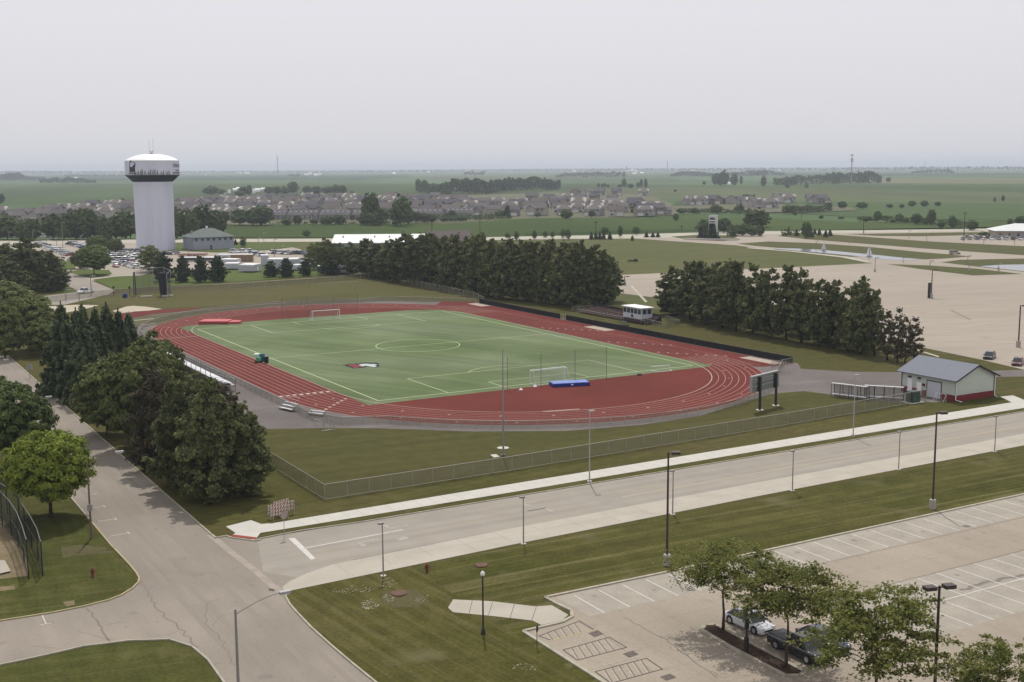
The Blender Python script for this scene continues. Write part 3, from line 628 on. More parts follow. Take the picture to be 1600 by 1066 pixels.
def crown(kind, H, Rr, nleaf, lsize, seed):
    "points of a crown for a tree of height H and crown radius Rr"
    rng = np.random.default_rng(seed); C_ = []; N_ = []; clumps = []
    if kind in ('broad', 'round'):
        z0, z1 = (.15*H, H) if kind == 'round' else (.03*H, H)
        hz = (z1-z0)/2; K = 110 if kind == 'round' else 64
        i = np.arange(K)+.5; ph = i*2.39996+seed; zz = 1-2*i/K; q = np.sqrt(1-zz**2); d = np.stack([q*np.cos(ph), q*np.sin(ph), zz], 1)
        rad = rng.uniform(.70, .93, K); lob = 1+(.05 if kind == 'round' else .17)*np.sin(3*ph+seed)*np.cos(2*zz*3+seed)
        c = d*(rad*lob)[:, None]*np.array([Rr, Rr, hz])
        c[:, :2] *= np.where(c[:, 2] < 0, 1.08, 1.0)[:, None]; c[:, 2] += z0+hz
        inn = sph(K//3, rng)*rng.uniform(.1, .55, (K//3, 1))*np.array([Rr, Rr, hz]); inn[:, 2] += z0+hz
        c = np.concatenate([c, inn]); K = len(c); cr = rng.uniform(.11, .20, K)*Rr*(1.0 if kind == 'round' else 1.3); per = max(4, nleaf//K)
        for k in range(K):
            s_ = sph(per, rng); s_[:, 2] = np.where(s_[:, 2] < -.35, -s_[:, 2]*.6, s_[:, 2])
            C_.append(c[k]+s_*(cr[k]*rng.uniform(.5, 1.1, (per, 1)))*np.array([1.15, 1.15, .85])); od = (c[k]-np.array([0, 0, z0+hz*.8]))/np.array([Rr, Rr, hz]); N_.append(s_+od*.8+np.array([0, 0, .25])); clumps.append((c[k], cr[k]))
    elif kind in ('pine', 'tallpine'):
        # irregular whorls of limbs ending in rounded tufts that point up
        f0 = .05 if kind == 'pine' else .11; tiers = 12 if kind == 'pine' else 9
        for t in range(tiers):
            f = t/(tiers-1); z = H*(f0+(.97-f0)*f); nb = (6 if f < .75 else 4) if kind == 'pine' else (5 if f < .8 else 3)
            prof = (1-max(0, (f-.25)/.75)**1.7*.80)*(.78+.22*min(1, f/.2)); a0 = rng.uniform(0, 6.28)
            for b in range(nb):
                a = a0+b*2*PI/nb+rng.normal()*.3; L = Rr*prof*rng.uniform(.55, 1.18); zb = z+rng.normal()*.03*H; tr0 = Rr*.15
                m = max(1, int(L*.75/(tr0*1.15)))
                for q in range(m+1):
                    r_ = L*(1-q*.75/(m+1)); tr = tr0*rng.uniform(.75, 1.3)
                    aa = a+rng.normal()*.12; cc = np.array([r_*math.cos(aa), r_*math.sin(aa), zb+.18*L*(r_/L)**2+rng.uniform(-.5, 1.)*tr]); clumps.append((cc, tr))
        for cc, tr in [clumps[i] for i in range(0, len(clumps), 2)]:
            o_ = cc/np.array([1, 1, 1.]); hr = math.hypot(cc[0], cc[1])+1e-6
            clumps.append((cc+np.array([cc[0]/hr*tr*.9, cc[1]/hr*tr*.9, tr*rng.uniform(.5, 1.5)]), tr*.42))
        clumps.append((np.array([0, 0, H*.985]), Rr*.09)); tot = sum(c[1]**2 for c in clumps); per = max(4, nleaf//len(clumps))
        for cc, tr in clumps:
            per = max(4, int(nleaf*tr**2/tot)); s_ = sph(per, rng); s_[:, 2] = np.where(s_[:, 2] < -.4, -s_[:, 2], s_[:, 2])
            C_.append(cc+s_*tr*rng.uniform(.4, 1.15, (per, 1))*np.array([1.1, 1.1, .85])); N_.append(s_+np.array([0, 0, .4]))
    elif kind == 'spruce':
        tiers = 20
        seg = []
        for t in range(tiers):
            f = t/tiers; nb = 9 if f < .6 else 6; a0 = rng.uniform(0, 6.28)
            for b in range(nb):
                L = Rr*(1-f)**.8*rng.uniform(.68, 1.15)+.05*Rr; seg.append((a0+b*2*PI/nb+rng.normal()*.15, L, H*(.05+.93*f)+rng.normal()*.012*H))
        w_ = np.array([s_[1] for s_ in seg])**1.3; cnt = np.maximum(5, (nleaf*w_/w_.sum()).astype(int))
        for (a, L, zb), n in zip(seg, cnt):
            g = rng.uniform(.12, 1.03, n)**.75; side = rng.normal(size=n)*.17*L*(1.15-g); r_ = L*g
            x = r_*math.cos(a)-side*math.sin(a); y = r_*math.sin(a)+side*math.cos(a); z = zb-.30*L*g+.14*L*g**3-abs(side)*.4+rng.normal(size=n)*.05*Rr
            C_.append(np.stack([x, y, z], 1)); N_.append(np.stack([np.full(n, math.cos(a)), np.full(n, math.sin(a)), np.full(n, 1.1)], 1))
        C_.append(np.array([[0, 0, H*(.9+.1*k/12)] for k in range(13)])); N_.append(np.tile([[1., 0, .3]], (13, 1)))
    elif kind in ('locust', 'high'):
        hs_, hz_ = (.34, .67) if kind == 'locust' else (.27, .745)
        # thin, feathery, layered sprays
        K = 150; d = sph(K, rng)
        c = d*np.array([Rr, Rr, hs_*H])*(rng.uniform(.05, 1, (K, 1))**.40)*.95; c[:, 2] -= .06*(c[:, 0]**2+c[:, 1]**2)/Rr; c[:, 2] += hz_*H
        c[:, :2] *= (1+.18*np.sin(4*np.arctan2(c[:, 1], c[:, 0])+seed))[:, None]
        per = max(4, nleaf//K)
        for k in range(K):
            rr = rng.uniform(.07, .19)*Rr; s_ = sph(per, rng)*rng.uniform(.05, 1.15, (per, 1))
            dr = c[k].copy(); dr[2] = 0; dr /= np.linalg.norm(dr)+1e-6
            pts = c[k]+s_*rr*np.array([1.1, 1.1, .5])+dr*((s_@dr)[:, None])*rr*.8; pts[:, 2] -= .25*np.clip(((pts[:, :2]-c[k][:2])@dr[:2]), 0, 9)
            C_.append(pts); N_.append(s_*.3+np.array([0, 0, 1.])); clumps.append((c[k], rr))
    elif kind == 'bush':
        K = 14; d = sph(K, rng); d[:, 2] = abs(d[:, 2])
        c = d*np.array([Rr, Rr, H])*.62*rng.uniform(.5, 1, (K, 1)); per = max(4, nleaf//K)
        for k in range(K):
            s_ = sph(per, rng); pts = c[k]+s_*Rr*.36*np.array([1, 1, min(1, H/Rr)]); pts[:, 2] = np.maximum(pts[:, 2], .05); C_.append(pts); N_.append(s_+np.array([0, 0, .5]))
    C_ = np.concatenate(C_); N_ = np.concatenate(N_)
    if kind in ('broad', 'round', 'pine'):   # an inner mass of foliage so that the crown is not hollow
        m = int(len(C_)*.16); s_ = sph(m, rng)*rng.uniform(.1, .62, (m, 1)); pr = s_*np.array([Rr, Rr, .36*H]); pr[:, 2] += .56*H
        C_ = np.concatenate([C_, pr]); N_ = np.concatenate([N_, s_]); 
    nl = np.linalg.norm(N_, axis=1, keepdims=True)+1e-9
    return leaves(C_, N_/nl, lsize, 1.0, 1.35, .38 if kind not in ('locust', 'high') else .55, rng), clumps
def trunkmesh(name, H, Rr, clumps, r0, m, limbs=10, top=.9, seed=1):
    rnd = random.Random(seed); mb = MB(); k = 7
    pts = [(rnd.uniform(-.02, .02)*H*i/k, rnd.uniform(-.02, .02)*H*i/k, H*top*i/k) for i in range(k+1)]; pts[0] = (0, 0, -.15)
    mb.tube(pts, [r0*(1.25 if i == 0 else 1-.85*i/k) for i in range(k+1)], 8)
    cl = list(clumps); rnd.shuffle(cl)
    for c, r in cl[:limbs]:
        zz = max(.2*H, min(c[2]-.25*math.hypot(c[0], c[1])-.3, .75*H)); f = zz/(H*top); b = r0*(1-.85*f)*.5
        mid = (c[0]*.5, c[1]*.5, zz+(c[2]-zz)*.6)
        mb.tube([(0, 0, zz), mid, tuple(c)], [b, b*.6, b*.2], 5)
    return mb.mesh(name, m, smooth=True)
PROTO = {}
def proto(key, kind, H, Rr, nleaf, lsize, lm, bm, r0, limbs, seeds):
    PROTO[key] = []
    for s in seeds:
        p, cl = crown(kind, H, Rr, nleaf, lsize, s)
        tm = trunkmesh('trunk', H, Rr, cl, r0, bm, limbs, .93 if kind in ('spruce', 'pine') else .72, s) if r0 else None
        PROTO[key].append((leafmesh('crown', p, lm), tm, H, Rr))
proto('maple', 'round', 10, 5.2, 34000, .26, lf_bright, bark, .22, 10, (3,))
proto('near_broad', 'round', 10, 4.6, 20000, .32, lf_dark, bark, .22, 8, (5, 6))
proto('mid_broad', 'broad', 10, 4.4, 15000, .38, lf_broad, bark, .2, 8, (11, 12, 13))
proto('light_broad', 'broad', 10, 4.0, 8000, .40, leafmat('light_leaves', AL(78, 92, 54), AL(100, 112, 66), .6, .25), bark, .16, 8, (14, 15))
proto('near_pine', 'pine', 13, 4.4, 34000, .30, lf_pineb, barkd, .22, 12, (21, 22, 23))
proto('near_pine_g', 'pine', 13, 4.4, 34000, .30, lf_pine, barkd, .22, 12, (24, 25))
proto('near_spruce', 'spruce', 15, 4.2, 26000, .36, lf_spruce, barkd, .2, 0, (31, 32))
proto('tall_pine', 'tallpine', 14, 4.2, 10000, .46, lf_pine, barkd, .24, 14, (47, 48, 49))
proto('mid_pine', 'pine', 14, 4.3, 12000, .48, lf_pine, barkd, .22, 8, (41, 42, 43, 44))
proto('open_pine', 'tallpine', 14, 3.9, 4200, .42, lf_pineb, barkd, .22, 14, (45, 46))
proto('locust', 'locust', 8.5, 4.6, 17500, .165, lf_locust, bark, .15, 26, (51, 52, 53))
proto('locust_high', 'high', 8.5, 4.6, 15000, .165, lf_locust, bark, .15, 26, (51, 52))
proto('far_broad', 'broad', 10, 4.6, 1500, 1.0, lf_far, bark, .3, 0, (61, 62, 63, 64))
proto('far_cone', 'spruce', 8, 2.6, 900, .75, lf_farp, barkd, .2, 0, (71, 72))
proto('far_pine', 'pine', 12, 3.8, 2400, .8, lf_farp, barkd, .25, 5, (73, 74))
proto('bush', 'bush', 2, 1.8, 700, .35, lf_far, None, 0, 0, (81, 82))
proto('sapling', 'broad', 5, 1.5, 900, .38, lf_far, bark, .09, 3, (83, 84))
LASTK = [0]
def tree(key, px, py, top, width=None, name='tree', desc=None, group=None, cat='tree', idx=None, wpos=None, h=None, rot=None):
    "tree standing at photo pixel (px,py), crown top at image row 'top', crown width in photo pixels"
    B = P(px, py) if wpos is None else Vector(wpos)
    hh = h if h else height(px, py, top)
    LASTK[0] += 1; v = PROTO[key][(idx if idx is not None else LASTK[0]) % len(PROTO[key])]
    s = F/proj(B)[2]; rr = (width/2/s) if width else v[3]*hh/v[2]
    t = thing(name, None, cat, (B.x, B.y, 0), rot if rot is not None else random.uniform(0, 6.28), group)
    if desc: t['desc'] = desc
    obj('crown', v[0], t, scale=(rr/v[3]*.97, rr/v[3]*.97, hh/v[2]))
    if v[1]: obj('trunk', v[1], t, scale=(min(1, hh/v[2]),)*2+(hh/v[2],))
    return t
# ---------------------------------------------------------------- trees one by one
t = tree('maple', 80, 808, 668, 134, 'maple_tree', idx=0, rot=1.0); t['label'] = 'round bright green maple beside the west road kerb, nearest tree on the left'
t = tree('near_broad', 28, 735, 598, 118, 'shade_tree', idx=0); t['label'] = 'dark dense shade tree directly behind the bright round maple'
t = tree('near_broad', -22, 690, 572, 95, 'shade_tree', idx=1); t['label'] = 'dark shade tree cut off by the left picture edge beside the west road'
# far left of the west road, above the bend
g = []
for px, py, top, wd, k in [(66, 556, 500, 52, 'light_broad'), (50, 547, 455, 72, 'light_broad'), (8, 560, 470, 60, 'light_broad'), (20, 500, 440, 80, 'mid_broad')]:
    g.append(tree(k, px, py, top, wd, 'broadleaf_tree', group='trees along the left side of the far west road'))
number(g, 'green broadleaf tree', 'at the left edge beside the road')
g = []
for px, py, top, wd in [(8, 448, 384, 70), (45, 452, 378, 80), (78, 455, 398, 58), (20, 465, 410, 60), (95, 452, 425, 30)]:
    g.append(tree('near_pine_g' if wd > 70 else 'mid_pine', px, py, top, wd, 'pine_tree', group='pines by the service road'))
number(g, 'dark wide-branched pine', 'in the clump left of the service road bend')
# belt between west road and the track
g = []
for px, py, top, wd in [(103, 617, 470, 86), (137, 628, 473, 84), (172, 600, 472, 76), (206, 590, 486, 66), (124, 590, 480, 60), (155, 616, 479, 70), (190, 598, 481, 62)]:
    g.append(tree('near_spruce', px, py, top, wd, 'spruce_tree', group='tall spruces between west road and track'))
number(g, 'tall dark pointed spruce', 'between west road and track')
g = []
for px, py, top, wd in [(168, 680, 560, 96), (222, 700, 540, 112), (232, 640, 522, 84), (258, 622, 532, 66), (195, 640, 548, 70)]:
    g.append(tree('mid_broad', px, py, top, wd, 'broadleaf_tree', group='leafy trees behind the bleacher'))
number(g, 'full green leafy tree', 'between spruces and big pines')
g = []
for px, py, top, wd, k in [(245, 735, 588, 90, 'near_pine'), (283, 762, 610, 92, 'near_pine_g'), (304, 700, 594, 62, 'near_pine_g'), (330, 783, 607, 104, 'near_pine_g'), (378, 772, 642, 90, 'near_pine_g'), (350, 725, 611, 74, 'near_pine'), (396, 738, 652, 56, 'near_pine_g')]:
    g.append(tree(k, px, py, top, wd, 'pine_tree', group='big pines at the street corner'))
number(g, 'big dark spreading pine', 'of the corner pines by the bleacher')
# right foreground
L = [(1130, 985, 845, 168, 0), (1228, 1043, 878, 196, 1), (1366, 1118, 912, 240, 2), (1556, 1170, 992, 190, 0)]
lab = ['feathery honey locust at the tip of the planted island, left of the white car', 'feathery honey locust over the dark pickup truck on the island', 'broad feathery honey locust left of the twin-headed lamp post', 'feathery honey locust low in the right corner beyond the twin-headed lamp']
for (px, py, top, wd, i), l in zip(L, lab):
    t = tree('locust_high' if px < 1300 else 'locust', px, py, top, wd, 'honey_locust', idx=i, group='honey locusts in the parking lot'); t['label'] = l
# first pine row beyond the track (left part)
g = []; gb = []
front = [(572, 431, 378), (590, 434, 384), (607, 437, 380), (626, 440, 372), (646, 443, 376), (664, 446, 372), (684, 449, 377), (702, 452, 376), (722, 456, 380), (744, 460, 378), (766, 463, 382), (786, 466, 384), (808, 469, 386), (830, 472, 385), (852, 474, 384), (874, 477, 387), (897, 479, 386), (920, 481, 392), (942, 480, 402)]
for i, (px, py, top) in enumerate(front):
    g.append(tree('mid_pine', px, py+random.uniform(-1, 1), top+random.uniform(-3, 4), 46+random.uniform(-4, 8), 'pine_tree', group='front pine row beyond the track'))
for i, (px, py, top) in enumerate(front[1::1]):
    gb.append(tree('mid_pine', px+9, py-9, top-3+random.uniform(-4, 3), 44, 'pine_tree', group='rear pine row beyond the track'))
number(g, 'dark full pine', 'in the front pine row beyond the track')
number(gb, 'dark pine', 'in the rear pine row beyond the track')
g = []
for px, py, top, wd, k in [(512, 428, 373, 30, 'mid_broad'), (495, 421, 378, 34, 'light_broad'), (535, 426, 384, 34, 'light_broad'), (552, 429, 380, 34, 'mid_broad'), (528, 418, 380, 30, 'mid_broad')]:
    g.append(tree(k, px, py, top, wd, 'broadleaf_tree', group='leafy trees by the trailers'))
number(g, 'green leafy tree', 'beside the white travel trailer')
# second pine group, right
g = []
for px, py, top, wd, k in [(1052, 492, 420, 52, 0), (1078, 500, 414, 54, 0), (1104, 506, 417, 54, 0), (1128, 512, 416, 52, 0), (1150, 517, 418, 52, 0), (1176, 522, 422, 50, 0), (1200, 527, 428, 50, 0), (1228, 532, 424, 52, 1), (1252, 536, 434, 46, 0), (1278, 541, 442, 50, 1), (1302, 545, 444, 46, 0), (1325, 549, 452, 46, 0), (1345, 553, 436, 56, 0), (1366, 556, 462, 40, 1), (1092, 494, 416, 46, 0), (1140, 503, 420, 46, 0), (1190, 513, 424, 46, 1), (1240, 522, 430, 44, 0), (1292, 533, 448, 42, 0), (1335, 541, 455, 42, 0), (1062, 484, 424, 40, 0), (1118, 498, 420, 42, 0), (1312, 537, 456, 40, 0), (1340, 545, 450, 44, 0)]:
    top += random.uniform(-6, 7); g.append(tree('mid_pine' if (px, py) in ((1092, 494), (1140, 503), (1190, 513), (1240, 522), (1292, 533), (1335, 541), (1052, 492), (1345, 553), (1075, 490), (1118, 498), (1165, 508), (1212, 518), (1265, 528), (1312, 537), (1340, 545)) else 'tall_pine', px, py, top, wd*(.95 if k else 1.12), 'pine_tree', group='pine group before the pale lot'))
number(g, 'dark tall pine', 'in the right pine group before the pale lot')
g = []
for px, py, top, wd in [(1386, 563, 490, 26), (1402, 566, 488, 30), (1414, 567, 498, 28), (1428, 566, 502, 36)]:
    g.append(tree('open_pine', px, py, top, wd, 'pine_tree', group='thin bare-stemmed pines'))
number(g, 'thin brownish bare-stemmed pine', 'at the right end of the pine group')
# middle distance, left
g = []
for px, py, top, wd, k in [(147, 430, 384, 58, 'near_broad'), (126, 420, 392, 30, 'mid_broad'), (180, 397, 373, 28, 'near_broad'), (152, 392, 368, 34, 'near_broad'), (133, 404, 386, 24, 'near_broad'), (168, 388, 362, 18, 'far_broad'), (235, 425, 383, 36, 'light_broad'), (152, 410, 380, 26, 'light_broad')]:
    g.append(tree(k, px, py, top, wd, 'broadleaf_tree', group='lot trees below the water tower'))
number(g, 'dark leafy tree', 'by the packed car park')
g = []
for px, py, top, wd, k in [(256, 440, 398, 34, 0), (286, 441, 402, 24, 0), (314, 441, 404, 27, 0), (341, 440, 402, 30, 0), (424, 433, 410, 24, 0), (448, 433, 405, 24, 0), (478, 431, 406, 22, 0), (520, 430, 408, 26, 0)]:
    g.append(tree('far_pine', px, py, top, wd, 'pine_tree', group='short pines before the trailers'))
number(g, 'short rounded pine', 'before the parked trailers')
# belt of far trees left, behind the lot
g = []
for px, py, top, wd in [(-20, 374, 338, 40), (12, 374, 336, 44), (40, 375, 344, 36), (52, 376, 342, 30), (83, 374, 332, 34), (100, 375, 336, 32), (118, 374, 328, 36), (136, 374, 326, 36), (148, 372, 334, 24), (165, 374, 338, 30), (182, 373, 337, 30), (196, 373, 331, 34), (204, 372, 333, 30), (276, 372, 326, 24), (292, 371, 328, 34), (318, 368, 321, 40), (333, 367, 326, 34), (270, 374, 340, 24), (300, 372, 336, 26), (347, 365, 336, 16)]:
    g.append(tree('far_broad', px, py, top, wd, 'broadleaf_tree', group='tree belt along the ring road'))
number(g, 'bushy tree', 'in the belt behind the left car parks')
g = []
for px, py, top, wd in [(375, 352, 325, 30), (395, 352, 326, 26), (409, 352, 322, 38), (350, 350, 330, 20), (465, 351, 336, 14), (512, 351, 338, 26), (530, 351, 335, 22), (448, 352, 341, 18), (491, 350, 342, 14), (571, 352, 328, 18), (580, 351, 302, 30), (597, 350, 326, 24), (586, 352, 330, 26), (627, 353, 306, 32), (638, 350, 325, 20), (618, 352, 322, 18), (650, 348, 330, 18), (664, 348, 333, 20), (676, 347, 335, 16), (694, 346, 338, 16), (708, 345, 337, 20), (722, 345, 338, 18), (745, 342, 336, 16), (764, 342, 334, 18), (782, 341, 328, 18), (793, 341, 320, 9), (885, 342, 327, 20), (840, 339, 333, 12)]:
    g.append(tree('far_broad', px, py, top, wd, 'broadleaf_tree', group='trees along the suburb edge'))
number(g, 'dark leafy tree', 'along the edge of the housing estate')
g = []
for px, py, top, wd, k in [(807, 376, 361, 9, 's'), (835, 374, 360, 8, 's'), (852, 372, 360, 9, 's'), (863, 372, 361, 8, 's'), (880, 373, 357, 10, 's'), (888, 375, 358, 9, 's'), (969, 371, 352, 9, 's'), (994, 367, 354, 13, 's'), (945, 367, 354, 14, 's'), (754, 373, 362, 8, 's'), (793, 373, 363, 9, 's'), (479, 371, 358, 14, 's'), (380, 387, 369, 11, 's'), (710, 372, 361, 9, 's')]:
    g.append(tree('sapling', px, py, top, wd, 'young_tree', group='young trees along the ring road'))
number(g, 'young slim tree', 'along the pale ring road')
g = []
for px, py, top in [(1010, 371, 362), (1020, 371, 363), (1028, 371, 363), (924, 374, 362), (931, 374, 361), (937, 374, 363), (943, 374, 363), (953, 374, 362), (740, 379, 369), (747, 379, 371), (752, 379, 371), (368, 383, 374)]:
    g.append(tree('far_cone', px, py, top, 9, 'conifer', group='clipped conifers by the ring road'))
number(g, 'small cone-shaped conifer', 'standing beside the pale ring road', )
g = []
for px, py, top, wd in [(1095, 374.5, 354, 14), (1102, 375, 357, 12), (1109, 375, 356, 13), (1116, 375, 352, 15), (1120, 374, 358, 11)]:
    g.append(tree('far_cone', px, py, top, wd, 'conifer', group='conifers at the sign tower'))
number(g, 'dark cone-shaped conifer', 'at the foot of the white sign tower')
g = []
for px, py, top, wd in [(1101, 365, 343, 26), (1131, 364, 340, 24), (1183, 355, 326, 40), (1172, 354, 332, 20), (1145, 368, 353, 18), (1160, 369, 350, 18), (1175, 369, 354, 16), (1187, 369, 352, 14), (1056, 345, 334, 10), (1065, 334, 325, 16), (1085, 334, 325, 14), (1118, 333, 320, 20), (1155, 333, 320, 16), (1230, 333, 320, 16), (1240, 332, 322, 14), (1262, 329, 320, 12), (1294, 327, 316, 13), (1316, 326, 314, 14), (1347, 326, 316, 18), (1390, 325, 319, 11), (1409, 325, 319, 8), (1425, 323, 313, 12), (1444, 323, 313, 12), (1465, 322, 315, 10), (1283, 342, 337, 8), (1314, 343, 338, 10), (1242, 337, 331, 6), (1355, 346, 338, 14), (1371, 346, 330, 14), (1385, 346, 336, 14), (1405, 347, 334, 13), (1432, 350, 334, 17), (1455, 351, 328, 14), (1448, 351, 340, 14), (1488, 357, 337, 13), (1518, 360, 344, 20), (1578, 352, 342, 10), (1595, 352, 337, 18), (1395, 348, 342, 12), (1415, 348, 341, 12), (1470, 356, 346, 14), (1567, 315, 305, 5), (1554, 316, 308, 4)]:
    g.append(tree('far_broad', px, py, top, wd, 'broadleaf_tree', group='scattered trees on the right farmland'))
number(g, 'rounded dark tree', 'on the farmland right of the estate')
g = []
for px, py, top, wd, k in [(1260, 373, 347, 17, 'far_broad'), (1232, 367, 354, 7, 'far_cone'), (1225, 368, 361, 10, 'bush'), (1245, 369, 358, 8, 'far_cone'), (1258, 369, 358, 8, 'far_cone'), (1268, 371, 360, 9, 'far_cone'), (1273, 366, 357, 8, 'far_cone'), (1280, 368, 357, 9, 'far_cone'), (1290, 371, 359, 10, 'far_cone'), (1297, 367, 358, 8, 'far_cone'), (1298, 369, 361, 7, 'far_cone')]:
    g.append(tree(k, px, py, top, wd, 'conifer', group='planting on the roundabout island', cat='tree'))
number(g, 'dark conifer or shrub', 'on the planted island by the fountains')
g = []
for px, py, top, wd in [(993, 408.5, 403, 11), (984, 408.5, 405, 12), (1145, 370, 363, 18), (1535, 368, 360, 20), (1570, 371, 358, 22), (1590, 371, 360, 22), (1548, 369, 362, 12), (988, 376, 366, 8)]:
    g.append(tree('bush', px, py, top, wd, 'shrub', group='low shrubs', cat='shrub'))
number(g, 'low rounded shrub', 'on the right lawns')
g = []
rt = random.Random(3)
for i in range(64):
    px = rt.uniform(-10, 1040); py = rt.choice((350, 345, 340, 335, 330, 326, 322, 318)) if px < 650 else rt.choice((339, 334, 329, 325, 321)); 
    if 205 < px < 275 or (px < 100 and py < 335) or (px > 650 and py < 322 and px > 1000): continue
    g.append(tree('far_broad', px, py+rt.uniform(-1, 1), py-rt.uniform(5, 11), None, 'garden_tree', group='garden trees of the estate'))
number(g, 'small dark garden tree', 'among the estate houses')
# far trees on the plain
g = []
for px, py, top, wd in [(330, 304.5, 291, 25), (345, 303, 296, 16), (380, 306, 292, 16), (390, 306, 288, 9), (375, 307, 298, 16), (432, 303, 291, 18), (420, 303, 292, 16), (458, 303, 283, 18), (445, 304, 291, 16), (480, 303, 291, 16), (495, 303, 291, 18), (512, 303, 291, 18), (526, 303, 289, 18), (536, 304, 290, 12), (550, 306, 299, 10), (548, 309, 300, 12), (935, 293, 286, 5), (941, 293, 287, 4), (945, 293, 286, 5), (950, 293, 288, 5), (975, 293, 279, 8), (968, 293, 288, 8), (985, 294, 287, 10), (1002, 293, 279, 5), (1009, 294, 279, 5), (997, 293, 285, 5), (1100, 289, 283, 6), (1119, 290, 270, 14), (1131, 290, 267, 16), (1126, 290, 273, 16), (1147, 290, 272, 12), (1158, 289, 274, 5), (1193, 292, 275, 9), (1230, 294, 288, 7), (1260, 294, 287, 7), (1388, 285, 277, 8), (700, 307, 296, 10), (1055, 300, 296, 5), (2, 318, 303, 12)]:
    g.append(tree('far_broad', px, py, top, wd, 'broadleaf_tree', group='lone trees far out on the plain'))
number(g, 'hazy far tree', 'standing out on the plain')
# far-off woods that read as one mass
def wood(pts, lsz, dens, m=lf_far):
    "pts: (px, base row, top row) along its length"
    Cs = []; rng = np.random.default_rng(int(abs(pts[0][0])*7+1))
    for (x0, b0, t0), (x1, b1, t1) in zip(pts[:-1], pts[1:]):
        A_ = P(x0, b0); B_ = P(x1, b1); h0 = height(x0, b0, t0); h1 = height(x1, b1, t1); L_ = (B_-A_).length
        n = int(3.2*dens*L_*max(h0, h1)/lsz**2); f = rng.uniform(0, 1, n)
        hh = (h0+(h1-h0)*f); hh *= .85+.25*np.abs(np.sin(f*L_/9+x0))*np.abs(np.cos(f*L_/23))
        z = hh*rng.uniform(0, 1, n)**.6; dep = rng.uniform(0, 1, n)*26
        away = Vector((A_.x-CX, A_.y-CY, 0)).normalized()
        p = np.stack([A_.x+(B_.x-A_.x)*f+away.x*dep, A_.y+(B_.y-A_.y)*f+away.y*dep, z], 1); Cs.append(p)
    C_ = np.concatenate(Cs); n = len(C_); N_ = np.tile(np.array([[-.4, -.6, .7]]), (n, 1))
    o = obj('woodland', leafmesh('woodland', leaves(C_, N_, lsz, .5, 1.2, .6, rng), m)); tag(o, kind='stuff'); return o
wood([(650, 300, 281), (665, 301, 282), (672, 302, 288), (695, 303, 286)], 2.2, 3)
wood([(695, 303, 287), (705, 302, 282), (722, 302, 279), (745, 303, 279), (758, 303, 285), (775, 300, 281), (800, 298, 278)], 2.2, 3)
wood([(800, 298, 279), (830, 297, 277), (850, 297, 279), (874, 296, 282), (876, 296, 283)], 2.2, 3)
wood([(1208, 290, 280), (1225, 290, 277), (1245, 289, 275), (1262, 289, 276)], 2.2, 2.5)
wood([(1262, 288, 275), (1290, 288, 272), (1300, 288, 269), (1312, 287, 271), (1340, 287, 269), (1358, 286, 268), (1370, 286, 272), (1377, 285, 276)], 2.2, 2.5)
wood([(-30, 282, 275), (10, 282, 271), (30, 281, 270), (45, 281, 276), (70, 280, 277)], 4, 2, lf_farp)
wood([(62, 286, 281), (90, 286, 277), (98, 286, 281), (105, 286, 277), (125, 286, 278), (150, 286, 282)], 3, 2)
wood([(868, 277, 275), (880, 277, 271), (930, 277, 269), (975, 276.6, 269), (978, 276, 274)], 5, 1.6, lf_farp)
wood([(1048, 276, 273), (1065, 275, 268), (1090, 275.5, 268), (1115, 276, 272), (1140, 275, 270), (1170, 275, 267), (1200, 274, 266), (1226, 274, 271)], 5, 1.6, lf_farp)
wood([(1424, 271, 269), (1445, 270.5, 266), (1480, 270.5, 264), (1490, 271, 269)], 7, 1.4, lf_farp)
wood([(725, 274, 270), (735, 274, 268), (750, 274, 270), (757, 273, 268)], 6, 1.2, lf_farp)
wood([(450, 276, 273), (468, 276, 272)], 6, 1.2, lf_farp)
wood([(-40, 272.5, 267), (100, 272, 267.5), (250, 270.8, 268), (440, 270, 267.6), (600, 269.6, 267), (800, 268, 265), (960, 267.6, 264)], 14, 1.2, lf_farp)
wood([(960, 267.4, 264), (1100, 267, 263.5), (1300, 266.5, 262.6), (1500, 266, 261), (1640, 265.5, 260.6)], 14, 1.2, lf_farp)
wood([(100, 276, 273), (180, 276, 273.5), (205, 276, 274)], 7, 1.2, lf_farp)
# hedges and rough growth
wood([(1340, 346.5, 341), (1400, 348, 340), (1480, 352, 345), (1520, 356, 349)], 1.2, 1.6)
wood([(1060, 334, 328), (1100, 334, 327), (1130, 334, 328), (1180, 336, 330)], 1.2, 1.6)
wood([(1222, 334, 322), (1250, 333, 323), (1290, 330, 322), (1300, 329, 324)], 1.2, 1.6)
wood([(1180, 310, 305), (1160, 311, 304)], 1.5, 1.5); wood([(640, 348, 338), (690, 347, 337), (730, 345, 338), (800, 342, 338)], 1.2, 1.6)
wood([(420, 352, 348.5), (500, 352, 348), (560, 352, 348.5), (620, 352, 347)], 1.2, .8)
wood([(1135, 371, 358), (1165, 370, 352), (1190, 371, 356)], 1.0, 1.2)
wood([(1220, 369, 361), (1235, 369, 362), (1250, 369.5, 363)], 1.0, 1.2)
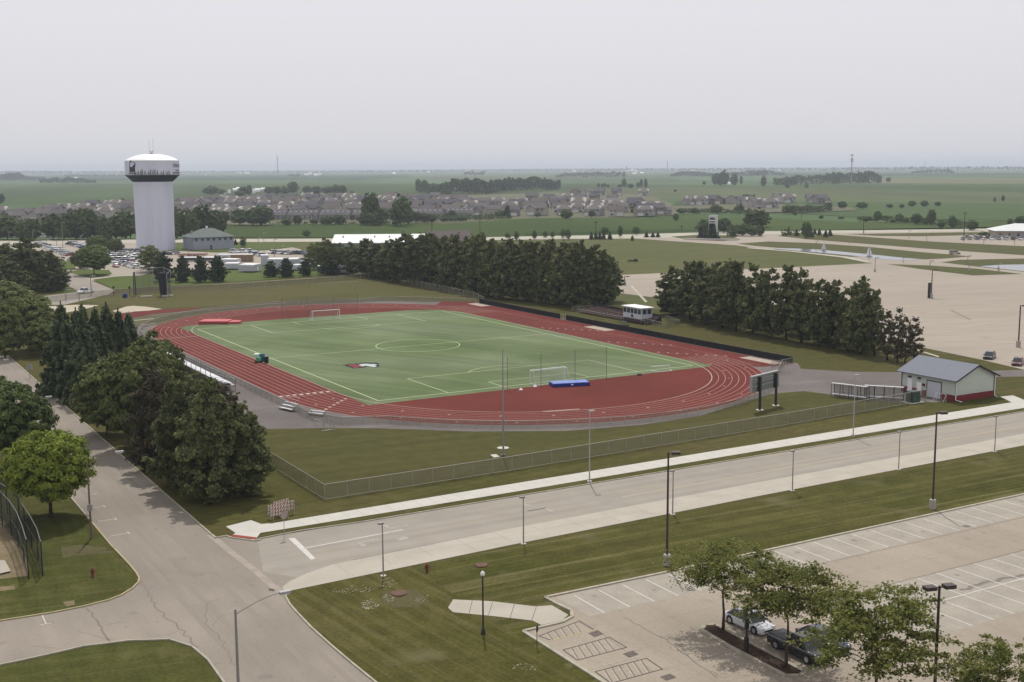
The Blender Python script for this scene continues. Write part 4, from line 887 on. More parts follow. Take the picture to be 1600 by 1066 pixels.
# ---------------------------------------------------------------- water tower
white = mat('white_paint', A(196, 198, 212, .92), .5, .3, n=[((.25, .25, .02), .05, None), ((1.2, 1.2, .05), .3, A(176, 178, 190, .95), 0, 4, (.58, .75))])
whited = mat('dome_white', (.80, .80, .80), .45, .4)
black_p = mat('black_skirt', (.012, .016, .02), .7, .15)
ink = mat('black_lettering', (.03, .033, .036), .6, .2)
TB = P(244, 390); HT = [height(244, 390, y) for y in (241, 252, 274, 284)]
t = thing('water_tower', 'tall white water tower with black skirt under its drum tank', 'water tower', TB)
h_top, h_rim, h_sk, h_neck = HT
MB().lathe([(9.15, -.5), (9.15, 1), (9.0, 6), (9.25, h_neck)], 64).build('shaft', white, t, smooth=False)
MB().lathe([(9.26, h_neck), (9.3, h_neck+.02), (12.5, h_sk), (12.5, h_sk+.15)], 64).build('skirt', black_p, t)
tk = MB().lathe([(12.48, h_sk+.15), (12.55, h_sk+.5), (12.6, h_sk+1), (12.6, h_rim)], 64).build('tank', white, t)
MB().lathe([(12.65, h_rim), (12.0, h_rim+.5), (10.5, h_rim+1.5), (7.5, h_rim+2.6), (4, h_rim+3.3), (.6, h_top), (.01, h_top+.02)], 64).build('dome', whited, t, smooth=True)
MB().lathe([(12.66, h_sk+.05), (12.75, h_sk+.1), (12.75, h_sk+.3), (12.66, h_sk+.35)], 64, caps=False).build('rail', mat('galv', A(150, 152, 156), .5, .4), t)
mb = MB()
for dx, dh in ((-1.0, 6.8), (.9, 7.5), (0, 1.5)): mb.tube([(dx, 0, h_top-.3), (dx, 0, h_top+dh)], .05, 5)
mb.tube([(-.6, 0, h_top+1.6), (0, 0, h_top), (.6, 0, h_top+1.6)], .16, 5); mb.cbox((0, 0, h_top+.2), (.9, .9, .5))
mb.build('mast', mat('mast_grey', A(120, 122, 126), .5, .4), t)
# panel antennas round the drum
view = math.atan2(CY-TB.y, CX-TB.x)   # bearing from the tower to the camera
antm = mat('antenna_grey', A(112, 114, 120), .5, .3)
for k, dd in enumerate((-30, -24, -21, -15, -8, -4, 1, 5, 10, 18, 23, 31, -38, 36)):
    a = view-R(dd*-1.0); L_ = random.choice((1.1, 1.5, 2.2)); mb = MB()
    x, y = 12.9*math.cos(a), 12.9*math.sin(a); mb.box(-.12, .12, -.16, .16, h_sk+.3, h_sk+.3+L_); mb.tube([(-.2, 0, h_sk-.2), (-.2, 0, h_sk+.9+L_)], .07, 5)
    mb.build('antenna', antm, t, (x, y, 0), a)
def wrap_text(txt, size, ang, z, parent, name='lettering', rad=12.66, m=None, bold=.03):
    "text wrapped round the drum; ang = bearing of its centre seen from the tower"
    c = bpy.data.curves.new('t', 'FONT'); c.body = txt; c.size = size; c.align_x = 'CENTER'; c.offset = bold; c.resolution_u = 3
    o = bpy.data.objects.new('t', c); COL.objects.link(o)
    me = bpy.data.meshes.new_from_object(o.evaluated_get(bpy.context.evaluated_depsgraph_get())); bpy.data.objects.remove(o)
    bm = bmesh.new(); bm.from_mesh(me); bmesh.ops.subdivide_edges(bm, edges=[e for e in bm.edges if e.calc_length() > .8], cuts=2)
    for v in bm.verts:
        x, y = v.co.x, v.co.y; a = ang+x/rad; v.co = (rad*math.cos(a), rad*math.sin(a), z+y)
    bm.to_mesh(me); bm.free(); me.materials.clear(); me.materials.append(m or ink); return obj(name, me, parent)
wrap_text('DEKALB', 2.3, view+R(67), h_rim-2.9, tk)
wrap_text('Home of', 1.15, view+R(66), h_rim-4.7, tk)
wrap_text('University', 1.25, view-R(46), h_sk+.75, tk, bold=.05)
wrap_text('Northern Illinois', 1.2, view+R(66), h_sk+.8, tk, bold=.05)
# emblem left of centre: a generic dark crest with a white wedge
def wrap_poly(pts, ang, z0, rad, m, name):
    bm = bmesh.new(); vs = [bm.verts.new((x, y, 0)) for x, y in pts]; bm.faces.new(vs)
    bmesh.ops.triangulate(bm, faces=bm.faces)
    bmesh.ops.subdivide_edges(bm, edges=bm.edges, cuts=2, use_grid_fill=True)
    for v in bm.verts:
        x, y = v.co.x, v.co.y; a = ang+x/rad; v.co = (rad*math.cos(a), rad*math.sin(a), z0+y)
    me = bpy.data.meshes.new(name); bm.to_mesh(me); bm.free(); me.materials.append(m); return obj(name, me, tk)
ea = view-R(47)
wrap_poly([(-1.8, 0), (1.9, 0), (2.0, 1.9), (1.2, 2.6), (2.5, 3.6), (1.9, 4.4), (.2, 4.9), (-.7, 5.5), (-1.0, 4.9), (-1.5, 4.2), (-1.7, 2.2)], ea, h_sk+1.7, 12.65, ink, 'emblem')
wrap_poly([(-.9, 2.4), (.4, 2.2), (1.1, 3.2), (2.1, 3.5), (1.5, 4.1), (.5, 4.7), (-.6, 4.3), (-1.1, 3.3)], ea, h_sk+1.7, 12.69, white, 'emblem')
MB().box(-.2, .15, -.7, .7, 0, 2.6).build('door', mat('door_grey', A(150, 152, 160), .5, .3), t, (9.05*math.cos(view-.2), 9.05*math.sin(view-.2), 0), view-.2)

# ---------------------------------------------------------------- generic gable / hip buildings
def gable(name, a, b, depth, wh, rh, wm, rm, over=.5, hip=False, label=None, cat='building', group=None, wins=0, wz=1.1, winm=None, rot=None, loc=None, L=None, doors=0, axis_long=True):
    "front wall runs from pixel a to pixel b at ground level"
    if loc is None:
        A_, B_ = P(*a), P(*b); loc = (A_+B_)/2; d = B_-A_; L = d.length; rot = math.atan2(d.y, d.x)
    t = thing(name, label, cat, (loc[0], loc[1], 0), rot, group)
    mb = MB()
    if hip or not axis_long: 
        mb.box(-L/2, L/2, 0, depth, -.3, wh)
        if not hip: mb.prism([(-L/2, wh), (L/2, wh), (0, wh+rh*.96)], .02, depth-.02, 'y')
    else:
        mb.box(-L/2, L/2, 0, depth, -.3, wh); mb.prism([(0, wh), (depth, wh), (depth/2, wh+rh*.96)], -L/2+.02, L/2-.02, 'x')
    mb.build('wall', wm, t)
    mb = MB(); o = over; th = .18
    if hip:
        k = min(L, depth)/2; r1 = max(0, L/2-k)
        vs = [(-L/2-o, -o, wh), (L/2+o, -o, wh), (L/2+o, depth+o, wh), (-L/2-o, depth+o, wh)]
        if L >= depth: vs += [(-r1, depth/2, wh+rh), (r1, depth/2, wh+rh)]; fs = [(0, 1, 5, 4), (1, 2, 5), (2, 3, 4, 5), (3, 0, 4), (3, 2, 1, 0)]
        else: vs += [(0, k, wh+rh), (0, depth-k, wh+rh)]; fs = [(0, 1, 4), (1, 2, 5, 4), (2, 3, 5), (3, 0, 4, 5), (3, 2, 1, 0)]
        mb.add(vs, fs); mb.box(-L/2-o, L/2+o, -o, depth+o, wh-th, wh-.005)
    elif axis_long:
        mb.prism([(-o, wh-o*rh/(depth/2)), (depth/2, wh+rh), (depth+o, wh-o*rh/(depth/2)), (depth+o, wh-o*rh/(depth/2)+th), (depth/2, wh+rh+th), (-o, wh-o*rh/(depth/2)+th)], -L/2-o, L/2+o, 'x')
    else:
        mb.prism([(-L/2-o, wh-o*rh/(L/2)), (0, wh+rh), (L/2+o, wh-o*rh/(L/2)), (L/2+o, wh-o*rh/(L/2)+th), (0, wh+rh+th), (-L/2-o, wh-o*rh/(L/2)+th)], -o, depth+o, 'y')
    mb.build('roof', rm, t)
    winm = winm or mat('dark_glass', (.04, .05, .06), .2, .5)
    for i in range(wins):
        x = -L/2+L*(i+.5)/wins; MB().box(x-.55, x+.55, -.05, .03, wz, wz+1.3).build('window', winm, t)
    return t
wall_g = mat('grey_wall', A(150, 154, 166, 1.0), .8, .2, n=[(.3, .05, None)]); roof_g = mat('green_grey_roof', A(128, 138, 132), .85, .2, n=[(.4, .07, None)])
t = gable('brick_building', (303, 391.0), (366, 388.2), 15, 5.9, 4.0, wall_g, roof_g, .8, True, 'square grey building with green-grey hip roof right of the water tower', wins=7, wz=4.2)
MB().box(-8, -7.2, 9, 9.8, 6.6, 8.8).build('chimney', wall_g, t); MB().box(0, .8, 10, 10.8, 9.4, 10.8).build('vent', whited, t)
MB().box(-2, -1, -.05, .05, 0, 2.1).build('door', mat('dark_door', (.05, .05, .06)), t)
whroof = mat('bright_metal_roof', A(232, 236, 232, 1.3), .35, .4, n=[((.3, .3, 1), .03, None)])
t = gable('long_hall', (520, 392), (660, 391), 26, 3.6, 3.2, wall_g, whroof, .6, False, 'long hall with bright white metal roof behind the pine row', wins=0)
for x in (-17, -2, 5, 11): MB().box(x-.3, x+.3, 8, 8.6, 5, 6.4).build('vent', mat('vent_grey', A(130, 130, 130)), t)
t = gable('dark_hall', (672, 388), (735, 387), 22, 3.4, 4.2, mat('tan_wall', A(170, 160, 150, 1.1)), mat('dark_brown_roof', A(98, 84, 84), .8, .2, n=[(.5, .08, None)]), .8, False, 'low hall with dark brown gable roof behind the pine row')
MB().box(-9, 3, -5, -1, 2.2, 3.0).build('awning', whroof, t)
# sign tower by the ring road
sg = thing('sign_tower', 'slim white panelled sign tower beside the ring road', 'sign tower', P(1114, 374.6), R(-52)); hs = height(1114, 374.6, 336)
MB().box(-2.1, 2.1, -1.4, 1.4, 0, hs).build('shaft', mat('offwhite_panel', A(206, 208, 204, 1.2), .6, .3), sg)
MB().box(-1.9, 1.3, -1.46, -1.41, hs*.34, hs*.66).build('panel', black_p, sg); MB().box(-1.6, 1.0, -1.47, -1.41, hs*.70, hs*.9).build('panel', mat('sign_mark', A(70, 76, 84, 1.0)), sg)
MB().box(-1.5, .9, -1.52, -1.471, hs*.76, hs*.80).build('panel', whited, sg)
MB().box(-14, 14, -6, -4.5, 0, .9).build('base_wall', mat('sign_wall', A(206, 200, 190, 1.2)), sg)
# restaurant on the right edge
t = gable('restaurant', (1556, 372), (1640, 372.5), 22, 3.8, 3.4, mat('rest_wall', A(170, 160, 146, 1.1)), whroof, 1.2, True, 'low building with pale hip roof at the right edge behind parked cars', wins=6)
# ---------------------------------------------------------------- housing estate
roofs = [mat(f'shingle_{i}', A(*c), .9, .15, n=[(.4, .08, None)]) for i, c in enumerate([(128, 121, 119), (114, 110, 113), (134, 126, 119), (104, 103, 110), (138, 130, 127), (122, 114, 107)])]
walls = [mat(f'siding_{i}', A(*c, 1.1), .85, .2) for i, c in enumerate([(166, 161, 153), (146, 144, 140), (178, 174, 168), (144, 136, 125), (158, 154, 152), (196, 193, 188)])]
rn = ['brown-grey', 'dark grey', 'tan', 'slate', 'pale brown', 'brown']; wn = ['cream', 'grey', 'off-white', 'tan', 'light grey', 'white']
gdoor = mat('garage_white', A(216, 214, 210, 1.2)); glass_h = mat('house_glass', (.05, .06, .07), .2, .5)
def house(i, L_=13, D_=10, wh=5.2, rh=3.2):
    t = thing('house', None, 'house', (0, 0, 0), 0, 'houses of the estate'); w_, r_ = walls[i], roofs[i]
    mb = MB(); mb.box(-L_/2, L_/2, 0, D_, 0, wh); mb.prism([(0, wh), (D_, wh), (D_/2, wh+rh*.95)], -L_/2+.05, L_/2-.05, 'x')
    gx = L_*.22*(1 if i % 2 else -1); mb.box(gx-3, gx+3, -4, .1, 0, 3 if i % 3 else wh-.1); gh = 3 if i % 3 else wh-.1
    mb.prism([(gx-3, gh), (gx+3, gh), (gx, gh+2)], -3.9, 2.5, 'y'); mb.build('wall', w_, t)
    mb = MB(); k = rh/(D_/2)
    if i in (2, 4):
        mb.add([(-L_/2-.5, -.5, wh), (L_/2+.5, -.5, wh), (L_/2+.5, D_+.5, wh), (-L_/2-.5, D_+.5, wh), (-2, D_/2, wh+rh+.4), (2, D_/2, wh+rh+.4)], [(0, 1, 5, 4), (1, 2, 5), (2, 3, 4, 5), (3, 0, 4), (3, 2, 1, 0)])
    else: mb.prism([(-.5, wh-.5*k), (D_/2, wh+rh), (D_+.5, wh-.5*k), (D_+.5, wh-.5*k+.2), (D_/2, wh+rh+.2), (-.5, wh-.5*k+.2)], -L_/2-.5, L_/2+.5, 'x')
    mb.prism([(gx-3.4, gh-.27), (gx, gh+2), (gx+3.4, gh-.27), (gx+3.4, gh-.05), (gx, gh+2.25), (gx-3.4, gh-.05)], -4.4, 3.0, 'y'); mb.build('roof', r_, t)
    MB().box(gx-2.4, gx+2.4, -4.06, -3.98, .1, 2.3).build('garage_door', gdoor, t)
    for x in (-gx-1.6, -gx+1.6): MB().box(x-.6, x+.6, -.06, .02, 3.3, 4.6).build('window', glass_h, t)
    MB().box(-gx-2, -gx+.2, -.06, .02, .6, 2.1).build('window', glass_h, t)
    return t
hp = [house(i) for i in range(6)]; used = [0]*6
def put_house(px, py, rz, i, sc=1):
    B = P(px, py)
    if used[i]: o = copy_tree(hp[i])
    else: o = hp[i]; used[i] = 1
    o.location = (B.x, B.y, 0); o.rotation_euler = (0, 0, rz); o.scale = (sc, sc, sc)
    o['desc'] = f'{wn[i]} house, {rn[i]} roof'; return o
rowdef = [  # base row y, x from, x to, name
 (349, -20, 60, 'left front row'), (346, 60, 150, 'left front row'), (344, 20, 130, 'left second row'), (340, 0, 200, 'left third row'), (336, 75, 210, 'left fourth row'), (332, 95, 212, 'left fifth row'), (328.5, 130, 212, 'left sixth row'), (325.5, 140, 212, 'left rearmost row'),
 (343, 272, 430, 'centre-left front row'), (339, 275, 440, 'centre-left second row'), (334.5, 272, 610, 'centre third row'), (330, 275, 610, 'centre fourth row'), (325.5, 285, 620, 'centre fifth row'), (321, 290, 640, 'centre sixth row'), (317, 330, 660, 'centre seventh row'), (313.5, 420, 690, 'centre rearmost row'),
 (336, 640, 800, 'right-centre front row'), (337, 795, 1030, 'right front row'), (331.5, 640, 1040, 'right second row'), (327, 650, 1010, 'right third row'), (322.5, 650, 1000, 'right fourth row'), (318, 660, 780, 'right fifth row'), (314, 830, 985, 'right rearmost row'),
]
rr = random.Random(5)
for y, x0, x1, nm in rowdef:
    g = []; x = x0+rr.uniform(0, 8)
    while x < x1:
        s = ppm(x, y); 
        d = P(x+10, y)-P(x, y); base = math.atan2(d.y, d.x)
        g.append(put_house(x, y+rr.uniform(-1.2, 1.2), base+rr.choice((0, 0, .12, -.15, PI/2, PI, PI+.1, -.35)), rr.randrange(6), rr.uniform(.9, 1.15)))
        x += s*rr.uniform(14.5, 25)
    number(g, 'house', f'in the {nm} of estate')
g = []
for px, py in [(1083, 320), (1096, 320), (1114, 319), (1127, 318), (1148, 318), (1164, 321), (1186, 324), (1196, 324), (1178, 323), (1205, 325), (1222, 316), (1216, 316), (1234, 317), (1272, 317), (1286, 318), (1005, 306), (1010, 336), (1025, 335), (1040, 334), (903, 305), (922, 305), (935, 305), (964, 305)]:
    g.append(put_house(px, py, YAW*-1+rr.choice((0, .3, -.3, PI/2)), rr.randrange(6), 1.05))
number(g, 'house', 'of the scattered homes on the right')
# long town-house blocks with bright gable ends and roof vents, front row
g = []
for i, (x0, x1, y) in enumerate([(424, 446, 343), (449, 496, 343), (499, 546, 343), (550, 600, 343), (603, 640, 342), (652, 690, 340.5), (696, 738, 339.5)]):
    t = gable('town_house_block', (x0, y), (x1, y), 13, 3.4, 3.6, walls[1], roofs[1], .3, False, None, 'town houses', 'town-house blocks along the estate front', wins=max(3, int((x1-x0)/7)), wz=.9)
    L_ = (P(x1, y)-P(x0, y)).length
    mb = MB().prism([(0, -.1), (13, -.1), (13, 3.4), (6.5, 6.7), (0, 3.4)], -L_/2-.36, -L_/2-.31, 'x'); mb.build('gable_end', walls[5], t)
    for k in range(max(2, int((x1-x0)/7))):
        x = -L_/2+L_*(k+.5)/max(2, int((x1-x0)/7)); MB().box(x-.5, x+.5, 3.2, 3.9, 5.2, 6.2).build('vent', whited, t)
    g.append(t)
number(g, 'long low block with bright gable end', 'in the estate front row')
# farmsteads far away
g = []
bright = mat('barn_white', (.8, .8, .8), .5, .4)
for px, py, w_, h_ in [(347, 303, 9, 2), (358, 302, 4, 5), (367, 298, 6, 3), (372, 296, 6, 3), (396, 302, 6, 6), (402, 300, 8, 5), (410, 298, 8, 4), (416, 300, 5, 4), (118, 280, 5, 2.5), (130, 283, 6, 3), (478, 274, 6, 2), (484, 273, 5, 3), (493, 275, 6, 3), (500, 274, 4, 2), (510, 268, 3, 2), (616, 272, 5, 2), (669, 269.6, 4, 2), (786, 267.6, 3, 1.6), (696, 288, 4, 2), (898, 268, 4, 2), (966, 271.5, 3, 2), (980, 268, 5, 2), (987, 268, 4, 3), (994, 268.6, 5, 2.5), (1003, 271.6, 5, 2), (992, 272.4, 6, 2), (1083, 268, 3, 1.6), (1088, 267, 3, 1.8), (1273, 285, 12, 5), (1256, 288, 5, 3), (1218, 267, 4, 1.5), (1321, 261.5, 3, 1.5), (1456, 268, 6, 2), (1467, 265, 3, 1.5), (1566, 261, 4, 1.6), (1139, 288, 4, 3), (375, 271, 4, 1.5), (387, 271.5, 8, 1.5), (321, 274, 2, 1.5)]:
    s = ppm(px, py); g.append(gable('barn', None, None, w_/s*.7, h_/s*.6, h_/s*.5, bright, bright, .3, False, None, 'barn', 'far farm buildings', loc=P(px, py), L=w_/s, rot=-YAW+rr.uniform(-.4, .4)))
number(g, 'tiny bright barn', 'far out on the plain')
steel = mat('galvanised_steel', A(176, 176, 174, 1.3), .45, .5, n=[(2, .06, None)])
alu = mat('aluminium_plank', A(222, 222, 224, 1.25), .4, .5, n=[(1.5, .05, None)])
steeld = mat('grey_steel', A(110, 110, 110, 1.2), .5, .4)
blackm = mat('black_metal', (.025, .024, .024), .5, .35)
# ---------------------------------------------------------------- equipment building
t = thing('storage_building', 'pale metal shed with blue-grey roof and red wainscot beside the street', 'storage building', (80.0, -51.6, 0))
# long side runs along +y (faces -x), gable end faces -y
BL, BW, WH, RH = 11.3, 9.4, 3.75, 1.95
siding = mat('pale_green_siding', A(196, 204, 192, 1.15), .7, .25, n=[((.2, 9, 1), .03, None)]); redw = mat('red_wainscot', A(122, 44, 46, 1.1), .7, .25)
trim = mat('dark_trim', A(54, 50, 58, 1.1), .6, .3); roofb = mat('blue_grey_metal_roof', A(140, 148, 168, 2.7), .6, .25, n=[((.15, 3.2, 1), .035, None)])
mb = MB(); mb.box(0, BW, 0, BL, 0, WH); mb.prism([(0, WH), (BW, WH), (BW/2, WH+RH)], .02, BL-.02, 'y'); mb.build('wall', siding, t)
MB().box(-.03, BW+.03, -.03, 0, 0, 1.05).build('wainscot', redw, t)
for ya, yb in ((0, 2.75), (6.05, 6.95), (8.05, 8.95), (10.05, BL)): MB().box(-.03, 0, ya, yb, 0, 1.05).build('wainscot', redw, t)
k = RH/(BW/2); o_ = .75
mb = MB(); mb.prism([(-o_, WH-o_*k+.06), (BW/2, WH+RH+.06), (BW+o_, WH-o_*k+.06), (BW+o_, WH-o_*k+.16), (BW/2, WH+RH+.18), (-o_, WH-o_*k+.16)], -.6, BL+.6, 'y'); rf = mb.build('roof', roofb, t)
mb = MB()
for y in (-.64, BL+.6):
    mb.prism([(-o_, WH-o_*k-.1), (BW/2, WH+RH-.1), (BW+o_, WH-o_*k-.1), (BW+o_, WH-o_*k+.17), (BW/2, WH+RH+.19), (-o_, WH-o_*k+.17)], y, y+.04, 'y')
for x, y in ((-.05, -.05), (BW-.1, -.05), (-.05, BL-.1)): mb.box(x, x+.16, y, y+.16, 0, WH-.12)
mb.build('trim', trim, t)
d = MB().box(-.07, -.031, 3.0, 5.8, .02, 2.7).build('garage_door', mat('garage_grey', A(204, 204, 212, 1.2), .5, .3, n=[((.1, .1, 6), .04, None)]), t)
mb = MB(); mb.box(-.09, -.04, 2.86, 2.98, 0, 2.72); mb.box(-.09, -.04, 5.82, 5.94, 0, 2.72); mb.box(-.09, -.04, 2.86, 5.94, 2.72, 2.87); mb.build('frame', trim, t)
for y in (7.0, 9.0):
    d = MB().box(-.08, -.031, y, y+1.0, .02, 2.15).build('door', whited, t); MB().cbox((-.1, y+.85, 1.0), (.05, .06, .1)).build('handle', trim, d)
    MB().box(-.3, 0, y+.25, y+.75, 2.75, 3.0).build('wall_lamp', trim, t)
MB().box(-.06, -.031, 9.0, 10.0, 2.2, 2.6).build('sign', whited, t)
MB().box(-.30, -.04, 6.3, 6.75, 1.7, 2.1).build('vent', redw, t)
for (x, y, dx, dy) in ((-.12, -.12, .55, -.85), (BW+.1, -.12, -.5, -.9)):
    MB().tube([(x, y, WH-.3), (x, y, .35), (x+dx, y+dy, .12)], .07, 6).build('downpipe', whited, t)
# ---------------------------------------------------------------- transformer box
t = thing('transformer_box', 'dark green electrical cabinet on a concrete pad near the shed', 'electrical cabinet', P(1427, 629))
MB().box(-1.5, 1.5, -1.0, 1.2, 0, .12).build('pad', g_walk, t)
MB().box(-.95, .95, -.6, .8, .12, 1.9).build('cabinet', mat('dark_green_paint', A(58, 74, 66, 1.2), .5, .35), t); MB().box(-.9, 0, -.64, -.61, .3, 1.7).build('door', mat('green_door', A(66, 84, 74, 1.2), .5, .35), t); MB().box(.03, .9, -.64, -.61, .3, 1.7).build('door', MATS['green_door'], t)
# ---------------------------------------------------------------- team shelters
def shelter(loc, rz, label):
    t = thing('team_shelter', label, 'team shelter', loc, rz, 'clear team shelters behind the end bend')
    L_ = 6.2; H_ = 2.3
    for i in range(5): x = -L_/2+L_*i/4; MB().tube([(x, -.6, 0), (x, -.5, H_*.95), (x, .5, H_), (x, .75, 0)], .05, 6).build('frame', blackm, t)
    MB().tube([(-L_/2, -.6, .06), (L_/2, -.6, .06)], .05, 5).tube([(-L_/2, .75, .06), (L_/2, .75, .06)], .05, 5).tube([(-L_/2, .75, .7), (L_/2, .75, .7)], .035, 5).build('rail', blackm, t)
    MB().box(-L_/2, L_/2, -.55, -.25, H_-.02, H_+.06).build('roof', whited, t); MB().box(-L_/2, L_/2, -.25, .55, H_, H_+.03).build('roof_panel', screenmat('clear_panel', A(170, 170, 166), .35), t)
    MB().box(-L_/2, L_/2, .62, .66, .1, H_-.1).build('panel', screenmat('clear_panel', A(190, 190, 186), .35), t)
    MB().box(-L_/2+.1, L_/2-.1, -.35, .15, .42, .5).build('bench', alu, t)
    return t
dv = P(1352, 625)-P(1303, 619); shelter((P(1328, 622.3))[:], math.atan2(dv.y, dv.x), 'left one of the two white-roofed team shelters on the asphalt')
dv = P(1406, 626)-P(1356, 623); shelter((P(1381, 624.6))[:], math.atan2(dv.y, dv.x), 'right one of the two white-roofed team shelters, nearer the shed')
# ---------------------------------------------------------------- scoreboard seen from behind
SA, SB = P(1187, 641), P(1212, 634); dv = SB-SA; cc = (SA+SB)/2
t = thing('scoreboard', 'grey-backed scoreboard on two black posts by the track bend', 'scoreboard', cc, math.atan2(dv.y, dv.x)); hl = dv.length/2
hb = height(1187, 641, 612); ht = height(1187, 641, 587)
for x in (-hl, hl): MB().tube([(x, 0, 0), (x, 0, ht-.2)], .22, 12).build('post', blackm, t); MB().lathe([(.6, 0), (.6, .08)], 12, (x, 0)).build('footing', g_walk, t)
mb = MB(); mb.box(-hl-1.9, hl+1.2, .3, .7, hb, ht-.1); mb.build('panel', mat('panel_back', A(126, 128, 122, 1.1), .6, .3), t)
MB().box(-hl-1.95, hl+1.25, .28, .75, ht-.1, ht+.05).box(-hl-1.95, -hl-1.9, .25, .72, hb, ht-.1).build('cap', steel, t)
for z in (hb+.9, (hb+ht)/2+.3, ht-.6): MB().box(-hl-1.8, hl+1.1, .2, .29, z, z+.1).build('brace', steel, t)
for x in (-hl, hl): MB().box(x-.42, x+.42, .12, .27, hb, ht-.15).build('bracket', blackm, t)
# ---------------------------------------------------------------- press box platform
t = thing('press_box', 'white press box with dark window band and flat white roof', 'press box', (99.4, 59.8, 0), R(90))
pw = 7.6; pd = 3.4; z0 = 1.1; z1 = 3.75
MB().box(-pw/2+.2, pw/2-.2, .2, pd-.2, 0, z0).build('base', mat('dark_skirting', A(70, 60, 60, 1.1)), t)
MB().box(-pw/2, pw/2, 0, pd, z0, z1).build('wall', mat('press_white', A(214, 216, 224, 1.3), .6, .3), t)
MB().box(-pw/2-.35, pw/2+.35, -.35, pd+.35, z1, z1+.18).build('roof', whited, t)
for i in range(5): x = -pw/2+.2+i*1.5; MB().box(x, x+1.2, pd, pd+.04, 2.3, 3.45).build('window', mat('dark_glass', (0, 0, 0)), t)
for i in range(2): y = .3+i*1.5; MB().box(-pw/2-.04, -pw/2, y, y+1.2, 2.3, 3.45).build('window', MATS['dark_glass'], t)
MB().box(-.5, .4, pd+.01, pd+.05, 1.3, 2.0).build('emblem', trim, t)
def bleacher(name, label, loc, rz, L_, rows, step=.62, rise=.3, z0=.35, rail=True, seatm=alu, legm=steeld, sides=True):
    "seats climb towards +y"
    t = thing(name, label, 'bleacher', loc, rz)
    for r in range(rows):
        y = r*step; z = z0+r*rise
        MB().box(-L_/2, L_/2, y, y+.28, z, z+.06).build('seat', seatm, t)
        if r: MB().box(-L_/2, L_/2, y-.36, y-.04, z-rise, z-rise+.05).build('footboard', seatm, t)
    D_ = (rows-1)*step+.4; top = z0+(rows-1)*rise; n = max(2, int(L_/1.8)+1)
    for i in range(n):
        x = -L_/2+.05+(L_-.1)*i/(n-1)
        mb = MB().tube([(x, .1, 0), (x, .1, z0)], .04, 5).tube([(x, D_-.2, 0), (x, D_-.2, top)], .04, 5).tube([(x, .1, .08), (x, D_-.2, .08)], .04, 5).tube([(x, .1, z0-.04), (x, D_-.2, top-.04)], .04, 5).tube([(x, .1, .1), (x, D_-.2, top-.2)], .03, 5)
        mb.build('frame', legm, t)
    if rail:
        mb = MB().tube([(-L_/2, D_, top+1), (L_/2, D_, top+1)], .03, 5).tube([(-L_/2, D_, top+.55), (L_/2, D_, top+.55)], .025, 5)
        for i in range(n): x = -L_/2+L_*i/(n-1); mb.tube([(x, D_, 0), (x, D_, top+1)], .03, 5)
        for x in (-L_/2, L_/2): mb.tube([(x, D_, top+1), (x, .5, z0+1)], .03, 5); mb.tube([(x, .5, z0+1), (x, .5, z0)], .03, 5)
        mb.build('guard_rail', steel, t)
    return t
# main stand beside the left straight: open back towards the trees, front rail on the track side, raised
t = thing('main_bleacher', 'long raised aluminium bleacher with railings along the left straight', 'bleacher', (-17.6, 21.4, 0), R(90))
L_ = 42; rows = 5
for r in range(rows): MB().box(0, L_, .55+r*.75, 1.05+r*.75, 1.45+r*.3, 1.52+r*.3).build('seat', alu, t); MB().box(0, L_, .05+r*.75, .56+r*.75, 1.1+r*.3, 1.16+r*.3).build('footboard', alu, t)
for i in range(15):
    x = L_*i/14; MB().tube([(x, 0, 0), (x, 0, 2.2)], .05, 5).tube([(x, 4.3, 0), (x, 4.3, 3.7)], .05, 5).tube([(x, 2.1, 0), (x, 2.1, 1.4)], .04, 5).tube([(x, 0, .68), (x, 4.3, 1.75)], .05, 5).tube([(x, 0, .1), (x, 2.1, 1.3)], .03, 5).tube([(x, 2.1, .1), (x, 4.3, 1.7)], .03, 5).build('frame', steeld, t)
MB().tube([(0, 0, 2.2), (L_, 0, 2.2)], .035, 5).tube([(0, 0, 1.65), (L_, 0, 1.65)], .03, 5).tube([(0, 4.3, 3.7), (L_, 4.3, 3.7)], .035, 5).tube([(0, 4.3, 3.1), (L_, 4.3, 3.1)], .03, 5).tube([(0, 0, 2.2), (0, 4.3, 3.7)], .035, 5).tube([(0, 0, 1.65), (0, 4.3, 3.1)], .03, 5).tube([(L_, 0, 2.2), (L_, 4.3, 3.7)], .035, 5).build('guard_rail', steel, t)
MB().box(0, L_, -.02, .02, .75, 1.85).build('mesh_panel', screenmat('wire_mesh', A(150, 150, 146), .3), t)
bleacher('small_bleacher', 'small silver bleacher alone on the grey asphalt left of the track', (-17.3, .3, 0), R(-75), 3.5, 3, rise=.36)
bleacher('small_bleacher', 'small silver bleacher against the track fence near the bend', (-14.2, -7.0, 0), R(-60), 2.8, 2, rail=False)
for o, p in ((bpy.data.objects['small_bleacher'], P(445, 642)), (bpy.data.objects['small_bleacher.001'], P(492, 650))): o.location = (p.x, p.y, 0)
